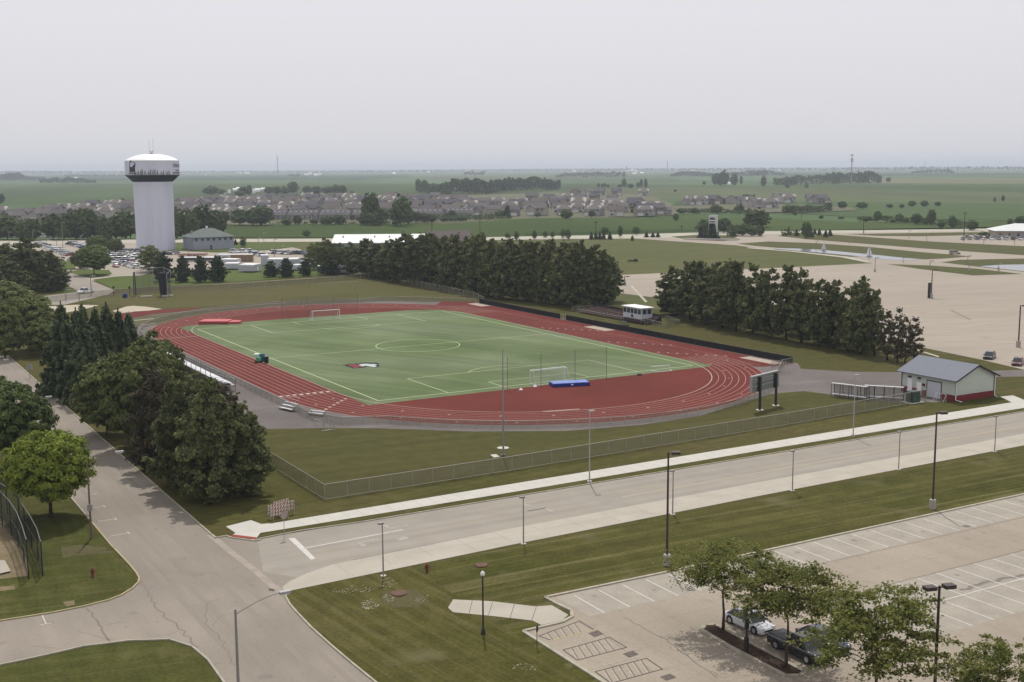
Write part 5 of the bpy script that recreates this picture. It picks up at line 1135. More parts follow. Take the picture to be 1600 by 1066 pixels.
# dark maroon home stand on the right side
t = bleacher('low_stand', 'low dark maroon stand in front of the press box', (95.6, 68.5, 0), R(-90), 30, 6, .8, .26, .4, False, mat('maroon_seat', A(88, 62, 62, 1.1)), blackm)
MB().tube([(-15, -.3, 0), (-15, -.3, 1.1), (15, -.3, 1.1), (15, -.3, 0)], .04, 5).build('guard_rail', steel, t)
MB().box(-15, 15, 4.6, 4.7, 0, 2.2).build('back_screen', mat('dark_windscreen', (.022, .024, .026), .9, .1), t)
t = thing('low_bench', 'row of small white-topped stools against the dark fence', 'bench', P(912, 502.5), R(-88)); 
MB().box(-4, 4, -.2, .2, .42, .48).build('seat', blackm, t)
for i in range(5): MB().box(-3.4+i*1.6, -2.8+i*1.6, -.25, .25, .5, .8).build('stool_top', whited, t); 
for i in range(4): MB().tube([(-3.6+2.4*i, 0, 0), (-3.6+2.4*i, 0, .42)], .05, 5).build('leg', blackm, t)
t = thing('utility_cart', 'dark green utility cart parked by the dark fence near the sand pit', 'cart', P(974, 514), R(-80))
MB().box(-1.3, 1.3, -.6, .6, .45, 1.0).build('body', mat('cart_green', A(40, 66, 62, 1.1)), t); MB().box(-.9, .9, -.6, .6, 1.75, 1.82).build('roof', mat('cart_green', (0, 0, 0)), t)
for x in (-.85, .85):
    for y in (-.55, .55): MB().tube([(x, y*.95, .9), (x, y*.95, 1.78)], .04, 5).build('post', blackm, t); MB().tube([(x, y-.08, .3), (x, y+.08, .3)], .3, 12).build('wheel', blackm, t)
# ---------------------------------------------------------------- soccer goals
def goal(y, s, label):
    t = thing('soccer_goal', label, 'soccer goal', (W_/2, y, 0), 0 if s > 0 else PI, 'white soccer goals')
    MB().tube([(-3.66, 0, 0), (-3.66, 0, 2.44)], .06, 8).build('post', whited, t); MB().tube([(3.66, 0, 0), (3.66, 0, 2.44)], .06, 8).build('post', whited, t)
    MB().tube([(-3.72, 0, 2.44), (3.72, 0, 2.44)], .085, 8).build('crossbar', whited, t)
    MB().tube([(-3.66, 0, 2.44), (-3.66, -.9, 2.4), (-3.66, -2, .05), (3.66, -2, .05), (3.66, -.9, 2.4), (3.66, 0, 2.44)], .04, 5).tube([(-3.66, 0, .05), (-3.66, -2, .05)], .04, 5).tube([(3.66, 0, .05), (3.66, -2, .05)], .04, 5).build('frame', whited, t)
    mb = MB().quad((-3.66, 0, 2.42), (3.66, 0, 2.42), (3.66, -.9, 2.38), (-3.66, -.9, 2.38)); mb.quad((-3.66, -.9, 2.38), (3.66, -.9, 2.38), (3.66, -2, .05), (-3.66, -2, .05))
    for x in (-3.66, 3.66): mb.add([(x, 0, 0.05), (x, 0, 2.42), (x, -.9, 2.38), (x, -2, .05)], [(0, 1, 2, 3)])
    mb.build('net', screenmat('white_net', (.6, .6, .58), .16), t)
goal(0, 1, 'white soccer goal at the near end of the pitch'); goal(L_ := 106.6, -1, 'white soccer goal at the far end of the pitch')
t = thing('small_goal', 'low white folded goal frame lying at the near right pitch corner', 'goal frame', P(1032, 579), R(-8)); MB().tube([(-2, 0, .1), (-1.2, -1.6, .1), (1.6, -1.6, .1), (2, 0, .1), (2, 0, .9), (-2, 0, .9), (-2, 0, .1)], .05, 6).build('frame', whited, t)
# net poles behind the goals
for py, lab in ((-3.6, 'near'), (110.8, 'far')):
    t = thing('ball_stop_net', f'tall see-through ball-stop net on thin poles behind the {lab} goal', 'ball-stop net', (W_/2, py, 0))
    for x in (-10.5, -3.6, 3.6, 10.5): MB().tube([(x, 0, 0), (x, 0, 6.0)], .05, 6).build('pole', steeld, t)
    MB().box(-10.5, 10.5, -.005, .005, .3, 5.9).build('net', screenmat('black_net', (.05, .05, .05), .045), t)
# cones / small marks
g = []
for q in ((814, 609.5), (836, 604.5)):
    t = thing('field_marker', None, 'marker', P(*q)); MB().lathe([(.35, 0), (.35, .06), (.12, .3)], 10).build('disc', whited, t); g.append(t)
number(g, 'small white ground marker', 'on the red infield left of the blue mat')
t = thing('goal_weight', 'small dark lump lying on the near goal line', 'weight', P(999, 586.5)); MB().lathe([(.4, 0), (.5, .15), (.3, .35), (.05, .4)], 8).build('bag', blackm, t)
# ---------------------------------------------------------------- landing mats
blue = mat('blue_vinyl', A(30, 48, 128, 1.1), .5, .3); bluet = mat('pale_blue_cover', A(128, 150, 216, 1.3), .6, .2)
M1, M2 = P(853, 602), P(908, 600); hi = height(880, 602, 592)
t = thing('landing_mat', 'blue high-jump landing mat on the red infield', 'landing mat', (34.8, -5.2, 0), math.atan2((M2-M1).y, (M2-M1).x)+.08)
MB().box(-3.4, 3.4, -1.3, 1.5, .05, .62).build('base', blue, t); MB().box(-3.3, 3.3, -1.2, 1.42, .62, .70).build('cover', bluet, t); MB().box(-.1, .3, -1.32, -1.305, .3, .5).build('label_patch', whited, t)
pink = mat('pink_vinyl', A(196, 96, 96, 1.25), .6, .2, n=[(.5, .06, None)]); pinks = mat('red_vinyl_side', A(160, 70, 70, 1.1), .6, .2)
v = P(345, 506); t = thing('landing_mat', 'pink pole-vault landing mat at the far left of the pitch', 'landing mat', (v.x, v.y, 0), math.atan2((P(372, 505)-P(322, 505)).y, (P(372, 505)-P(322, 505)).x))
MB().box(-5.2, 2.2, -1.6, 3.4, .05, .7).build('base', pinks, t); MB().box(-5.1, 2.1, -1.5, 3.3, .7, .8).build('cover', pink, t); MB().prism([(2.2, -1.2), (4.6, -.6), (5.2, .6), (4.2, 2.4), (2.2, 2.8)], .05, .6).build('front_pad', pink, t)
# ---------------------------------------------------------------- gear on the left touchline
t = thing('equipment_cart', 'green and pale blue equipment cart on the inner track edge', 'cart', P(403, 566), R(60))
MB().box(-.9, .9, -.7, .2, .35, 1.0).build('bed', mat('bright_green', A(90, 178, 128, 1.3)), t); MB().box(-.7, .8, -.3, .7, 1.0, 1.7).build('load', mat('pale_load', A(200, 224, 206, 1.2)), t)
for x in (-.6, .6):
    for y in (-.6, .3): MB().tube([(x, y-.07, .3), (x, y+.07, .3)], .3, 12).build('wheel', blackm, t)
t = thing('water_barrel', 'dark blue barrel beside the equipment cart', 'barrel', P(410, 565)); MB().lathe([(.55, 0), (.6, .5), (.6, 1.2), (.5, 1.5), (.1, 1.55)], 14).build('drum', mat('teal_blue', A(22, 72, 110, 1.1)), t); MB().lathe([(.62, 1.1), (.62, 1.25)], 14).build('lid', mat('teal_light', A(90, 150, 170, 1.2)), t)
t = thing('waste_bin', 'black bin at the end of the halfway line', 'bin', P(416.5, 567.5)); MB().lathe([(.4, 0), (.45, 1.25)], 12).build('drum', mat('bin_black', (.015, .018, .008)), t); MB().lathe([(.48, 1.25), (.46, 1.35), (.1, 1.42)], 12).build('lid', blackm, t)
# ---------------------------------------------------------------- throwing cage beyond the far bend
t = thing('throwing_cage', 'tall netted throwing cage with grey poles beyond the far bend', 'throwing cage', P(240, 464), R(0))
cg = [P(x, y) for x, y in ((211, 463), (222, 457), (240, 455), (258, 455), (268, 461), (262, 467))]; o0 = P(240, 464)
for p in cg: MB().tube([(p.x-o0.x, p.y-o0.y, 0), (p.x-o0.x, p.y-o0.y, 7.6)], .08, 6).build('pole', steel, t)
mb = MB().tube([(p.x-o0.x, p.y-o0.y, 7.5) for p in cg], .05, 5); mb.build('top_rail', steel, t)
mb = MB()
for a, b in zip(cg[:-1], cg[1:]): mb.quad((a.x-o0.x, a.y-o0.y, .1), (b.x-o0.x, b.y-o0.y, .1), (b.x-o0.x, b.y-o0.y, 7.4), (a.x-o0.x, a.y-o0.y, 7.4))
mb.build('net', screenmat('cage_net', (.03, .03, .035), .28), t)
for q in ((256, 463), (211, 462)):
    p = P(*q)-o0; MB().lathe([(1.0 if q[0] > 240 else .35, .2), (1.3 if q[0] > 240 else .4, 3.5), (1.35 if q[0] > 240 else .3, 7.2)], 8, (p.x, p.y)).build('gathered_net', mat('gathered_black', (.03, .03, .035), .9, .1), t)
for q in ((229, 464.5), (262, 463.5)):
    p = P(*q)-o0; MB().cbox((p.x, p.y, .25), (3.4, .8, .4)).build('kerb_block', g_walk, t)
t = thing('stake_bag', 'small blue bag on the grass left of the throwing cage', 'bag', P(195.5, 465.5)); MB().lathe([(.6, 0), (.8, .5), (.6, 1.2), (.1, 1.4)], 8).build('sack', mat('royal_blue', A(50, 60, 130, 1.2)), t); 
for q, n_ in (((178, 462.5), 'dark sign post with small plate at the service road end'), ((203, 463), 'thin dark post left of the throwing cage')):
    t = thing('marker_post', n_, 'post', P(*q)); MB().tube([(0, 0, 0), (0, 0, 3)], .07, 6).build('post', blackm, t); MB().box(-.3, .3, -.03, .03, 2.3, 3.0).build('plate', blackm, t)
# ---------------------------------------------------------------- people by the cage? none; road barricades at the corner
def barricade(loc, rz, label):
    t = thing('road_barricade', label, 'barricade', loc, rz, 'striped barricades leaning together at the corner'); W2 = 1.05
    stripe = mat('barricade_white', A(214, 204, 190, 1.2), .6, .3); orr = mat('barricade_red', A(150, 74, 60, 1.2), .6, .3)
    for z in (.55, .95, 1.35):
        b = MB().box(-W2, W2, -.015, .015, z, z+.24).build('board', stripe, t); mb = MB()
        for i in range(6): x = -W2+.08+i*.35; mb.prism([(x, z+.005), (x+.14, z+.005), (x+.26, z+.235), (x+.12, z+.235)], -.02, .02, 'y')
        mb.build('stripes', orr, b)
    for x in (-W2+.15, W2-.15): MB().tube([(x, .02, 1.6), (x, -.35, 0)], .03, 5).tube([(x, .02, 1.6), (x, .45, 0)], .03, 5).build('leg', steel, t)
    return t
for i, (q, a, l) in enumerate([((432, 809), 12, 'striped barricade at the left of the bunch before the sidewalk'), ((440, 803), 18, 'striped barricade at the back of the bunch before the sidewalk'), ((447, 805), 4, 'striped barricade at the right of the bunch before the sidewalk'), ((437, 812), 8, 'striped barricade at the front of the bunch before the sidewalk')]):
    barricade(P(*q), R(a), l)
t = thing('stop_sign', 'octagonal stop sign seen from behind on its post at the corner', 'stop sign', P(444.5, 841), R(8)); MB().tube([(0, 0, 0), (0, 0, 2.6)], .035, 6).build('post', steel, t)
MB().prism([(.42*math.cos(R(22.5+45*k)), 2.5+.42*math.sin(R(22.5+45*k))) for k in range(8)], -.06, -.045, 'y').build('plate', mat('sign_back', A(168, 150, 146, 1.1), .6, .3), t)
# hydrants
for q, l in (((145, 901), 'small rusty hydrant on the lawn inside the west road curve'), ((667, 894), 'red hydrant on the grass below the street shoulder')):
    t = thing('fire_hydrant', l, 'fire hydrant', P(*q)); hm = mat('hydrant_red', A(112, 52, 36, 1.1), .5, .4)
    MB().lathe([(.2, 0), (.2, .06), (.13, .08), (.13, .62), (.19, .64), (.19, .7), (.12, .82), (.05, .9)], 12).build('barrel', hm, t); MB().tube([(-.24, 0, .5), (.24, 0, .5)], .07, 8).tube([(0, 0, .48), (0, -.22, .48)], .08, 8).build('nozzle', hm, t)
# accessible-parking sign posts
t = thing('parking_sign', 'small dark sign on a short post beside the accessible bays', 'parking sign', P(839, 1012), R(30)); MB().tube([(0, 0, 0), (0, 0, 1.9)], .03, 6).build('post', blackm, t); MB().box(-.17, .17, -.04, -.02, 1.35, 1.9).build('plate', blackm, t)
# ---------------------------------------------------------------- cars
tyre = mat('tyre', (.02, .02, .02), .8, .2); rimm = mat('rim', (.45, .45, .46), .3, .6, .7); cglass = mat('car_glass', (.02, .025, .03), .08, .6)
headm = mat('headlight', (.7, .7, .68), .15, .6); tailm = mat('tail_light', (.3, .02, .02), .3, .5); plast = mat('black_trim', (.02, .02, .02), .5, .3)
def paint(nm, c, rough=.25): 
    m = mat('paint_'+nm, c, rough, .5); m.node_tree.nodes['Principled BSDF'].inputs['Coat Weight'].default_value = .5; return m
PAINTS = {'white': (.7, .7, .7), 'silver': (.58, .59, .62), 'grey': (.16, .17, .18), 'black': (.02, .02, .023), 'blue': (.05, .08, .2), 'red': (.28, .03, .03), 'maroon': (.11, .035, .04), 'tan': (.38, .33, .26)}
def bodyshape(kind, L, W, H, coarse=False):
    "side profile lofted across the width; returns (body, glass, roof) builders. Front is +x"
    b, g, r = MB(), MB(), MB()
    if kind == 'truck': st = [(-.5, .42, .86), (-.49, .40, .92), (-.2, .40, .92), (.1, .40, .94), (.30, .40, .94), (.46, .42, .86), (.5, .46, .70)]
    elif kind == 'suv': st = [(-.5, .46, .80), (-.48, .40, .92), (-.2, .36, .96), (.2, .36, .96), (.38, .38, .90), (.47, .42, .78), (.5, .46, .62)]
    else: st = [(-.5, .44, .80), (-.47, .36, .90), (-.3, .33, .93), (0, .33, .93), (.22, .33, .90), (.40, .35, .80), (.48, .38, .68), (.5, .44, .56)]
    prof = []
    for fx, zb, zt in st:
        x = fx*L; zt *= .62*H if kind != 'truck' else .60*H; zt = zt if kind != 'sedan' else zt; zb *= .5
        w = W/2*(1-.12*max(0, abs(fx)-.38)/.12*.9)
        prof.append([(x, -w*.94, zb), (x, -w, zb+.12), (x, -w, zt-.16), (x, -w*.93, zt-.03), (x, -w*.8, zt), (x, w*.8, zt), (x, w*.93, zt-.03), (x, w, zt-.16), (x, w, zb+.12), (x, w*.94, zb)])
    vs = [p for s in prof for p in s]; n = 10; fs = []
    for i in range(len(prof)-1):
        for k in range(n): fs.append((i*n+k, (i+1)*n+k, (i+1)*n+(k+1) % n, i*n+(k+1) % n))
    fs += [tuple(range(n)), tuple(range(len(vs)-1, len(vs)-n-1, -1))]; b.add(vs, fs)
    belt = .575*H if kind != 'truck' else .555*H
    if kind == 'sedan': c = [(-.40, -.24, .10, .26)]
    elif kind == 'suv': c = [(-.485, -.43, .14, .29)]
    else: c = [(-.06, -.02, .20, .30)]
    xb0, xt0, xt1, xb1 = [v*L for v in c[0]]; wb, wt = W/2*.93, W/2*.74; zt = H-.05
    q = [(xb0, -wb, belt), (xb1, -wb, belt), (xb1, wb, belt), (xb0, wb, belt), (xt0, -wt, zt), (xt1, -wt, zt), (xt1, wt, zt), (xt0, wt, zt)]
    g.add(q, [(0, 1, 5, 4), (1, 2, 6, 5), (2, 3, 7, 6), (3, 0, 4, 7)])
    e = .02; r.add([(xt0-e, -wt-e, zt-.03), (xt1+e, -wt-e, zt-.03), (xt1+e, wt+e, zt-.03), (xt0-e, wt+e, zt-.03), (xt0+.12, -wt*.85, H), (xt1-.12, -wt*.85, H), (xt1-.12, wt*.85, H), (xt0+.12, wt*.85, H)], [(0, 1, 5, 4), (1, 2, 6, 5), (2, 3, 7, 6), (3, 0, 4, 7), (4, 5, 6, 7)])
    # pillars in body colour
    pil = [((xb0, xt0)), ((xb1, xt1))]
    for s in (-1, 1):
        for xb, xt in pil: r.tube([(xb, s*wb*1.0, belt), (xt, s*wt*1.0, zt)], .045, 4)
        xm = (xb0+xb1)/2; r.tube([(xm, s*wb*1.005, belt), (xm-.02*L, s*wt*1.01, zt)], .04, 4)
    return b, g, r
DIM = {'sedan': (4.7, 1.8, 1.45), 'suv': (4.7, 1.9, 1.75), 'truck': (5.6, 2.0, 1.85)}
def car(kind, colr, label, loc, rz, group=None):
    L_, W, H = DIM[kind]; pm = paint(colr, PAINTS[colr]); nm = {'sedan': 'parked_car', 'suv': 'parked_car', 'truck': 'pickup_truck'}[kind]
    t = thing(nm, label, 'pickup truck' if kind == 'truck' else 'car', loc, rz, group)
    b, g, r = bodyshape(kind, L_, W, H); body = b.build('body', pm, t, smooth=False); g.build('window_glass', cglass, t); r.build('roof', pm, t)
    wr = .36 if kind == 'truck' else .33
    for x in (-L_*.30, L_*.32):
        for s in (-1, 1):
            wl = MB().tube([(0, -.12, 0), (0, .12, 0)], wr, 18).build('wheel', tyre, t, (x, s*(W/2-.11), wr)); MB().tube([(0, .125*s, 0), (0, .128*s, 0)], wr*.62, 14).build('rim', rimm, wl)
            mbw = MB().tube([(x, s*(W/2-.04), wr+.02), (x, s*(W/2+.012), wr+.02)], wr+.07, 18); mbw.build('wheel_arch', plast, t)
    zl = .40*H
    for s in (-1, 1):
        MB().cbox((L_*.475, s*W*.36, zl+.05), (.16, .34, .13)).build('headlight', headm, t); MB().cbox((-L_*.492, s*W*.38, zl+.12), (.08, .26, .16)).build('tail_light', tailm, t)
        MB().cbox((L_*.19, s*(W/2+.08), .62*H), (.12, .2, .12)).build('mirror', pm, t)
    MB().cbox((L_*.495, 0, .28*H), (.06, W*.55, .16)).build('grille', plast, t); MB().cbox((-L_*.497, 0, .3*H), (.03, .5, .14)).build('number_plate', whited, t)
    if kind == 'truck': MB().box(-L_*.485, -L_*.08, -W*.40, W*.40, .565*H, .572*H).build('bed_liner', plast, t)
    return t
def face(a, b): d = P(*b)-P(*a); return math.atan2(d.y, d.x)
car('sedan', 'silver', 'silver-white car parked head-in behind the planted island', (-14.3, -107.9, 0), R(-88))
car('truck', 'black', 'dark pickup truck parked under the middle locust', (-14.7, -114.3, 0), R(-90))
PAINTS['navy'] = (.018, .028, .06)
car('sedan', 'navy', 'dark blue car shaded by locusts beside the dark pickup', (-11.8, -114.0, 0), R(-90))
v = P(1546, 560); car('sedan', 'black', 'black car at the edge of the pale lot above the shed', (v.x, v.y, 0), R(208))
v = P(1590, 570); car('sedan', 'maroon', 'maroon car at the right edge of the pale lot', (v.x, v.y, 0), R(210))
v = P(134, 458.5); car('truck', 'white', 'white pickup driving across the service road mouth', (v.x, v.y, 0), face((143, 458), (126, 460)))
# far cars: one mesh each, shared by all of that colour
FARC = {}
def farcar(kind, colr):
    k = (kind, colr)
    if k not in FARC:
        L_, W, H = DIM[kind]; b, g, r = bodyshape(kind, L_, W, H); mb = MB(); mb.add(b.v, b.f); mb.add(r.v, r.f); mb.mat(1).add(g.v, g.f); mb.mat(2)
        for x in (-L_*.30, L_*.32):
            for s in (-1, 1): mb.tube([(x, s*(W/2-.2), .33), (x, s*(W/2+.02), .33)], .34, 10)
        FARC[k] = mb.mesh('parked_car', [paint(colr, PAINTS[colr]), cglass, tyre])
    return FARC[k]
rc = random.Random(11)
def carrow(pts_a, pts_b, n, rz, where, colours=('white', 'silver', 'grey', 'black', 'blue', 'red', 'silver', 'white', 'tan', 'maroon'), kinds=('sedan', 'suv', 'sedan', 'suv', 'truck'), group=None):
    A_, B_ = P(*pts_a), P(*pts_b); g = []
    for i in range(n):
        p = A_.lerp(B_, (i+.5)/n); c = rc.choice(colours); kd = rc.choice(kinds)
        o = obj('parked_car', farcar(kd, c), loc=(p.x+rc.uniform(-.3, .3), p.y+rc.uniform(-.3, .3), .03), rot=(rz if rz is not None else math.atan2((B_-A_).y, (B_-A_).x)+PI/2)+rc.choice((0, PI))+rc.uniform(-.03, .03))
        o['category'] = 'car'; o['group'] = group or 'cars in the left car parks'; o['desc'] = f'{c} parked '+{'sedan': 'car', 'suv': 'tall car', 'truck': 'pickup'}[kd]; g.append(o)
    number(g, 'parked car', where); return g
carrow((58, 383), (110, 400.5), 20, None, 'in left row, triangular car park'); carrow((62, 382), (112, 398.5), 19, None, 'in right row, triangular car park')
carrow((110, 382), (136, 389), 9, None, 'in short front row, triangular car park'); carrow((113, 381), (140, 387.5), 9, None, 'in short rear row, triangular car park')
for i, (y0, y1) in enumerate([(395, 394), (398, 396.5), (401, 399.5), (404, 402.5), (407.5, 406), (411, 410)]):
    carrow((170+i*.5, y0), (219-i*2, y1), 14-i, None, f'in the {nth(i) if i else "rearmost"} row, packed car park'.replace('second row', 'second rearmost row'))
carrow((176, 418), (184, 417.6), 1, None, 'alone before the packed car park', ('red',)); carrow((190, 413), (216, 420), 8, None, 'in curved front row, packed car park', ('white', 'maroon', 'grey', 'white'))
carrow((130, 366), (153, 371), 9, None, 'parked by the tree belt', ('white', 'silver', 'white')); carrow((0, 372.6), (130, 371.6), 18, None, 'under the left tree belt')
carrow((110, 407), (124, 406), 3, None, 'beside the dark lot tree', ('silver', 'grey')); carrow((259, 398.5), (276, 397), 4, None, 'at the foot of the water tower', ('white', 'grey', 'black'))
carrow((360, 395.5), (392, 394), 7, None, 'behind the brown container', ('white', 'white', 'silver')); carrow((395, 397), (412, 401), 5, None, 'right of the brown container', ('white', 'blue', 'white'))
carrow((424, 396), (457, 398), 8, None, 'in the row behind the trailers', ('black', 'grey', 'black', 'white')); carrow((470, 409), (500, 413), 6, None, 'near the travel trailer', ('white', 'tan', 'silver'))
carrow((460, 397), (500, 399), 6, None, 'in shade by the leafy trees', ('black', 'blue', 'grey'))
for y, n in ((372.4, 6), (374.4, 5)): carrow((1500+(374-y)*4, y), (1612, y+.9), 10, None, 'by the restaurant, '+('rear row' if y < 373 else 'front row'), group='cars before the restaurant')
v = P(1491.5, 397.5); t = obj('parked_car', farcar('suv', 'tan'), loc=(v.x, v.y, .05), rot=-.6); tag(t, 'single olive-brown car driving on the ring road right of the fountains', 'car')
# trailers and containers
def boxy(name, q, Lm, Wm, Hm, rz, m, label, roofm=None, win=0, wheels=True, z=.5, cat=None):
    t = thing(name, label, cat or name.replace('_', ' '), P(*q), rz)
    mb = MB(); mb.box(-Lm/2, Lm/2, -Wm/2, Wm/2, z, Hm-.25); mb.prism([(-Wm/2, Hm-.25), (Wm/2, Hm-.25), (Wm/2-.25, Hm-.02), (-Wm/2+.25, Hm-.02)], -Lm/2, Lm/2, 'x'); mb.build('body', m, t)
    MB().box(-Lm/2+.1, Lm/2-.1, -Wm/2+.25, Wm/2-.25, Hm-.02, Hm+.04).build('roof', roofm or whited, t)
    for i in range(win): x = -Lm/2+Lm*(i+.5)/win; MB().box(x-.5, x+.5, -Wm/2-.04, -Wm/2, Hm*.5, Hm*.72).build('window', cglass, t)
    if wheels:
        for x in (-Lm*.1, Lm*.1):
            for s in (-1, 1): MB().tube([(x, s*(Wm/2-.3), .4), (x, s*(Wm/2-.02), .4)], .4, 12).build('wheel', tyre, t)
    MB().box(Lm/2, Lm/2+.04, -.5, .5, z+.1, Hm*.75).build('door', whited, t)
    return t
va = math.atan2(R0.y, R0.x)
tw = mat('trailer_white', A(200, 202, 208, 1.3), .5, .35, n=[(.5, .05, None)]); tbr = mat('container_brown', A(128, 106, 84, 1.0), .7, .2, n=[((4, 4, .3), .12, None)])
def bx(name, q, wpx, hpx, Wm, rz, m, label, **k):
    sc = ppm(*q); return boxy(name, q, wpx/sc, Wm, hpx/sc+.3, rz, m, label, **k)
bx('brown_container', (379, 409), 34, 10.5, 4, va+.05, tbr, 'long brown container block among the white trailers', wheels=False, z=0, cat='container')
bx('box_trailer', (313, 408), 56, 5, 5, va-.04, mat('trailer_dark', A(74, 74, 78, 1.0)), 'long low dark-sided trailer with white roof nearest the water tower', cat='trailer')
bx('box_trailer', (301, 400.5), 44, 3.6, 4, va-.03, mat('trailer_rust', A(150, 112, 104, 1.0)), 'long reddish low trailer behind the dark-sided one', roofm=mat('pinkish_roof', A(196, 172, 164)), cat='trailer')
bx('box_trailer', (352, 402.5), 20, 4, 4, va, tw, 'low pale trailer right behind the long dark-sided one', cat='trailer')
bx('box_trailer', (361, 411.5), 26, 6, 5, va-.25, tw, 'white trailer directly left of the brown container', cat='trailer')
bx('box_trailer', (364, 421), 22, 9, 5, va+.02, tw, 'white trailer in front of the brown container', cat='trailer')
bx('box_trailer', (391, 425), 27, 11, 6, va-.3, tw, 'low white trailer right of the brown container, nearest the grass', cat='trailer')
bx('office_trailer', (414, 413.5), 12, 14, 4, va+.2, tw, 'tall white box at the left end of the big white hall', wheels=False, z=0, cat='trailer')
bx('office_trailer', (444, 418), 48, 13, 6, va-.04, tw, 'widest white flat-roofed hall among the trailers', wheels=False, z=0, cat='trailer')
bx('box_trailer', (465, 422.5), 14, 8, 4, va-.4, tw, 'short white trailer at the right of the white hall', cat='trailer')
bx('travel_trailer', (530, 427), 40, 12, 5, va-.22, tw, 'white travel trailer with small windows left of the pine row', win=2, cat='trailer')
bx('travel_trailer', (505, 426.5), 16, 10, 4, va, mat('tarp_grey', A(84, 94, 96, 1.0)), 'small grey-green covered trailer beside the white travel trailer', cat='trailer')
# ---------------------------------------------------------------- lamps and poles
brownp = mat('bronze_pole', A(66, 54, 52, 1.1), .5, .35); greyp = mat('weathered_pole', A(150, 146, 142, 1.2), .5, .35); lens = mat('lamp_lens', (.6, .6, .58), .3, .5)
def shoebox(px, py, top, label, heads=1, base=True, rz=0, m=brownp, s=1.0, group=None, hh=None, loc=None):
    t = thing('parking_lamp', label, 'lamp post', loc if loc else P(px, py), rz, group); H_ = hh or height(px, py, top)
    if base: MB().lathe([(.36*s, -.1), (.36*s, 1.05*s), (.30*s, 1.1*s)], 16).build('base', mat('pale_footing', A(176, 170, 162, 1.2), .9, .15, n=[(2, .1, None)]), t)
    MB().tube([(0, 0, 0), (0, 0, H_-.15)], [.13*s, .09*s], 8).build('pole', m, t)
    for k in range(heads):
        d = 1 if k == 0 else -1
        MB().tube([(0, 0, H_-.3), (d*.5*s, 0, H_-.25)], .05*s, 6).build('arm', m, t)
        h = MB().box(min(d*.35, d*1.15)*s, max(d*.35, d*1.15)*s, -.3*s, .3*s, H_-.38, H_-.12).build('lamp_head', m, t); MB().box(min(d*.45, d*1.05)*s, max(d*.45, d*1.05)*s, -.22*s, .22*s, H_-.40, H_-.381).build('lens', lens, h)
    return t
cr_ = math.atan2(R0.y, R0.x)
shoebox(1042, 883, 704, 'dark lamp post on round footing left of the locust trees', rz=cr_)
shoebox(1457, 795, 642, 'dark lamp post on round footing at the parking lot kerb', rz=cr_+.1)
tt = P(1458, 1128); shoebox(0, 0, 0, 'dark twin-headed lamp post in front of the parking bays', 2, rz=cr_+.25, loc=(tt.x, tt.y, 0), hh=height(1458, 1128, 912))
def street(px, py, top, label, hh=None):
    t = thing('street_lamp', label, 'street lamp', P(px, py), -.05, 'short grey street lamps along the shoulder'); H_ = hh or height(px, py, top)
    MB().lathe([(.28, -.05), (.28, .06)], 12).build('footing', g_walk, t); MB().tube([(0, 0, 0), (0, 0, H_-.1)], [.075, .055], 8).build('pole', greyp, t)
    h = MB().box(-.42, .12, -.16, .16, H_-.12, H_+.04).build('lamp_head', greyp, t); MB().box(-.38, .02, -.12, .12, H_-.14, H_-.121).build('lens', lens, h); return t
g = [street(*q, None) for q in [(599, 900, 817), (818, 850, 776), (1051, 804, 735), (1238, 767, 704), (1404, 734, 674), (1554, 706, 650)]]
number(g, 'short grey street lamp', 'along the concrete shoulder')
def tall(px, py, top, label):
    t = thing('street_lamp', label, 'street lamp', P(px, py), -.05, 'tall thin street lamps by the sidewalk'); H_ = height(px, py, top)
    MB().lathe([(.3, -.05), (.3, .3)], 12).build('footing', g_walk, t); MB().tube([(0, 0, 0), (0, 0, H_-.1)], [.09, .06], 8).build('pole', mat('pale_pole', A(176, 170, 166, 1.2), .5, .35), t)
    h = MB().box(-.1, .65, -.16, .16, H_-.1, H_+.05).build('lamp_head', steel, t); MB().box(0, .6, -.12, .12, H_-.12, H_-.101).build('lens', lens, h)
tall(921, 755, 642, 'tall thin grey lamp between sidewalk and street, left of the dark lamp post'); tall(1333, 682, 586, 'tall thin grey lamp between sidewalk and street, below the team shelters')
def cobra(loc, H_, rz, reach, label, m=greyp):
    t = thing('cobra_lamp', label, 'street lamp', loc, rz)
    MB().tube([(0, 0, 0), (0, 0, H_*.93)], [.12, .08], 8).build('pole', m, t)
    pts = [(reach*f, 0, H_*.88+H_*.12*math.sin(f*PI/2)) for f in np.linspace(0, 1, 7)]
    MB().tube(pts, .04, 6).build('arm', m, t)
    h = MB().box(reach-.1, reach+.75, -.17, .17, H_-.1, H_+.08).build('lamp_head', steel, t); MB().box(reach, reach+.6, -.14, .14, H_-.16, H_-.101).build('lens', lens, h)
    return t
hc = height(143, 841, 712); t = cobra(P(143, 841), hc, R(0), 3.0, 'curved-arm street lamp beside the round bright maple', mat('rusty_pole', A(120, 104, 92, 1.2)))
MB().box(-.22, .22, -.2, .2, 3.0, 3.7).build('sign', greyp, t)
v = P(374, 1110); cobra((v.x, v.y, 0), height(374, 1110, 940), R(0), 3.4, 'curved-arm street lamp low in the picture over the west road')
v = P(0, 640); 
def roadlamp(hx, hy, label):
    "lamp whose head hangs over the west road near pixel (hx,hy), pole on the left kerb"
    v = P(hx, hy, 9.0); return cobra((-56.8, v.y, 0), 9.0, 0, max(1.5, v.x+56.8-.4), label)
roadlamp(77, 620, 'curved-arm street lamp over the west road behind the dark shade trees'); roadlamp(10, 562, 'curved-arm street lamp at the left edge over the far west road')
t = thing('post_lamp', 'black post-top lamp with white globe by the stub path', 'lamp post', P(755, 991)); H_ = height(755, 991, 893); bl = blackm
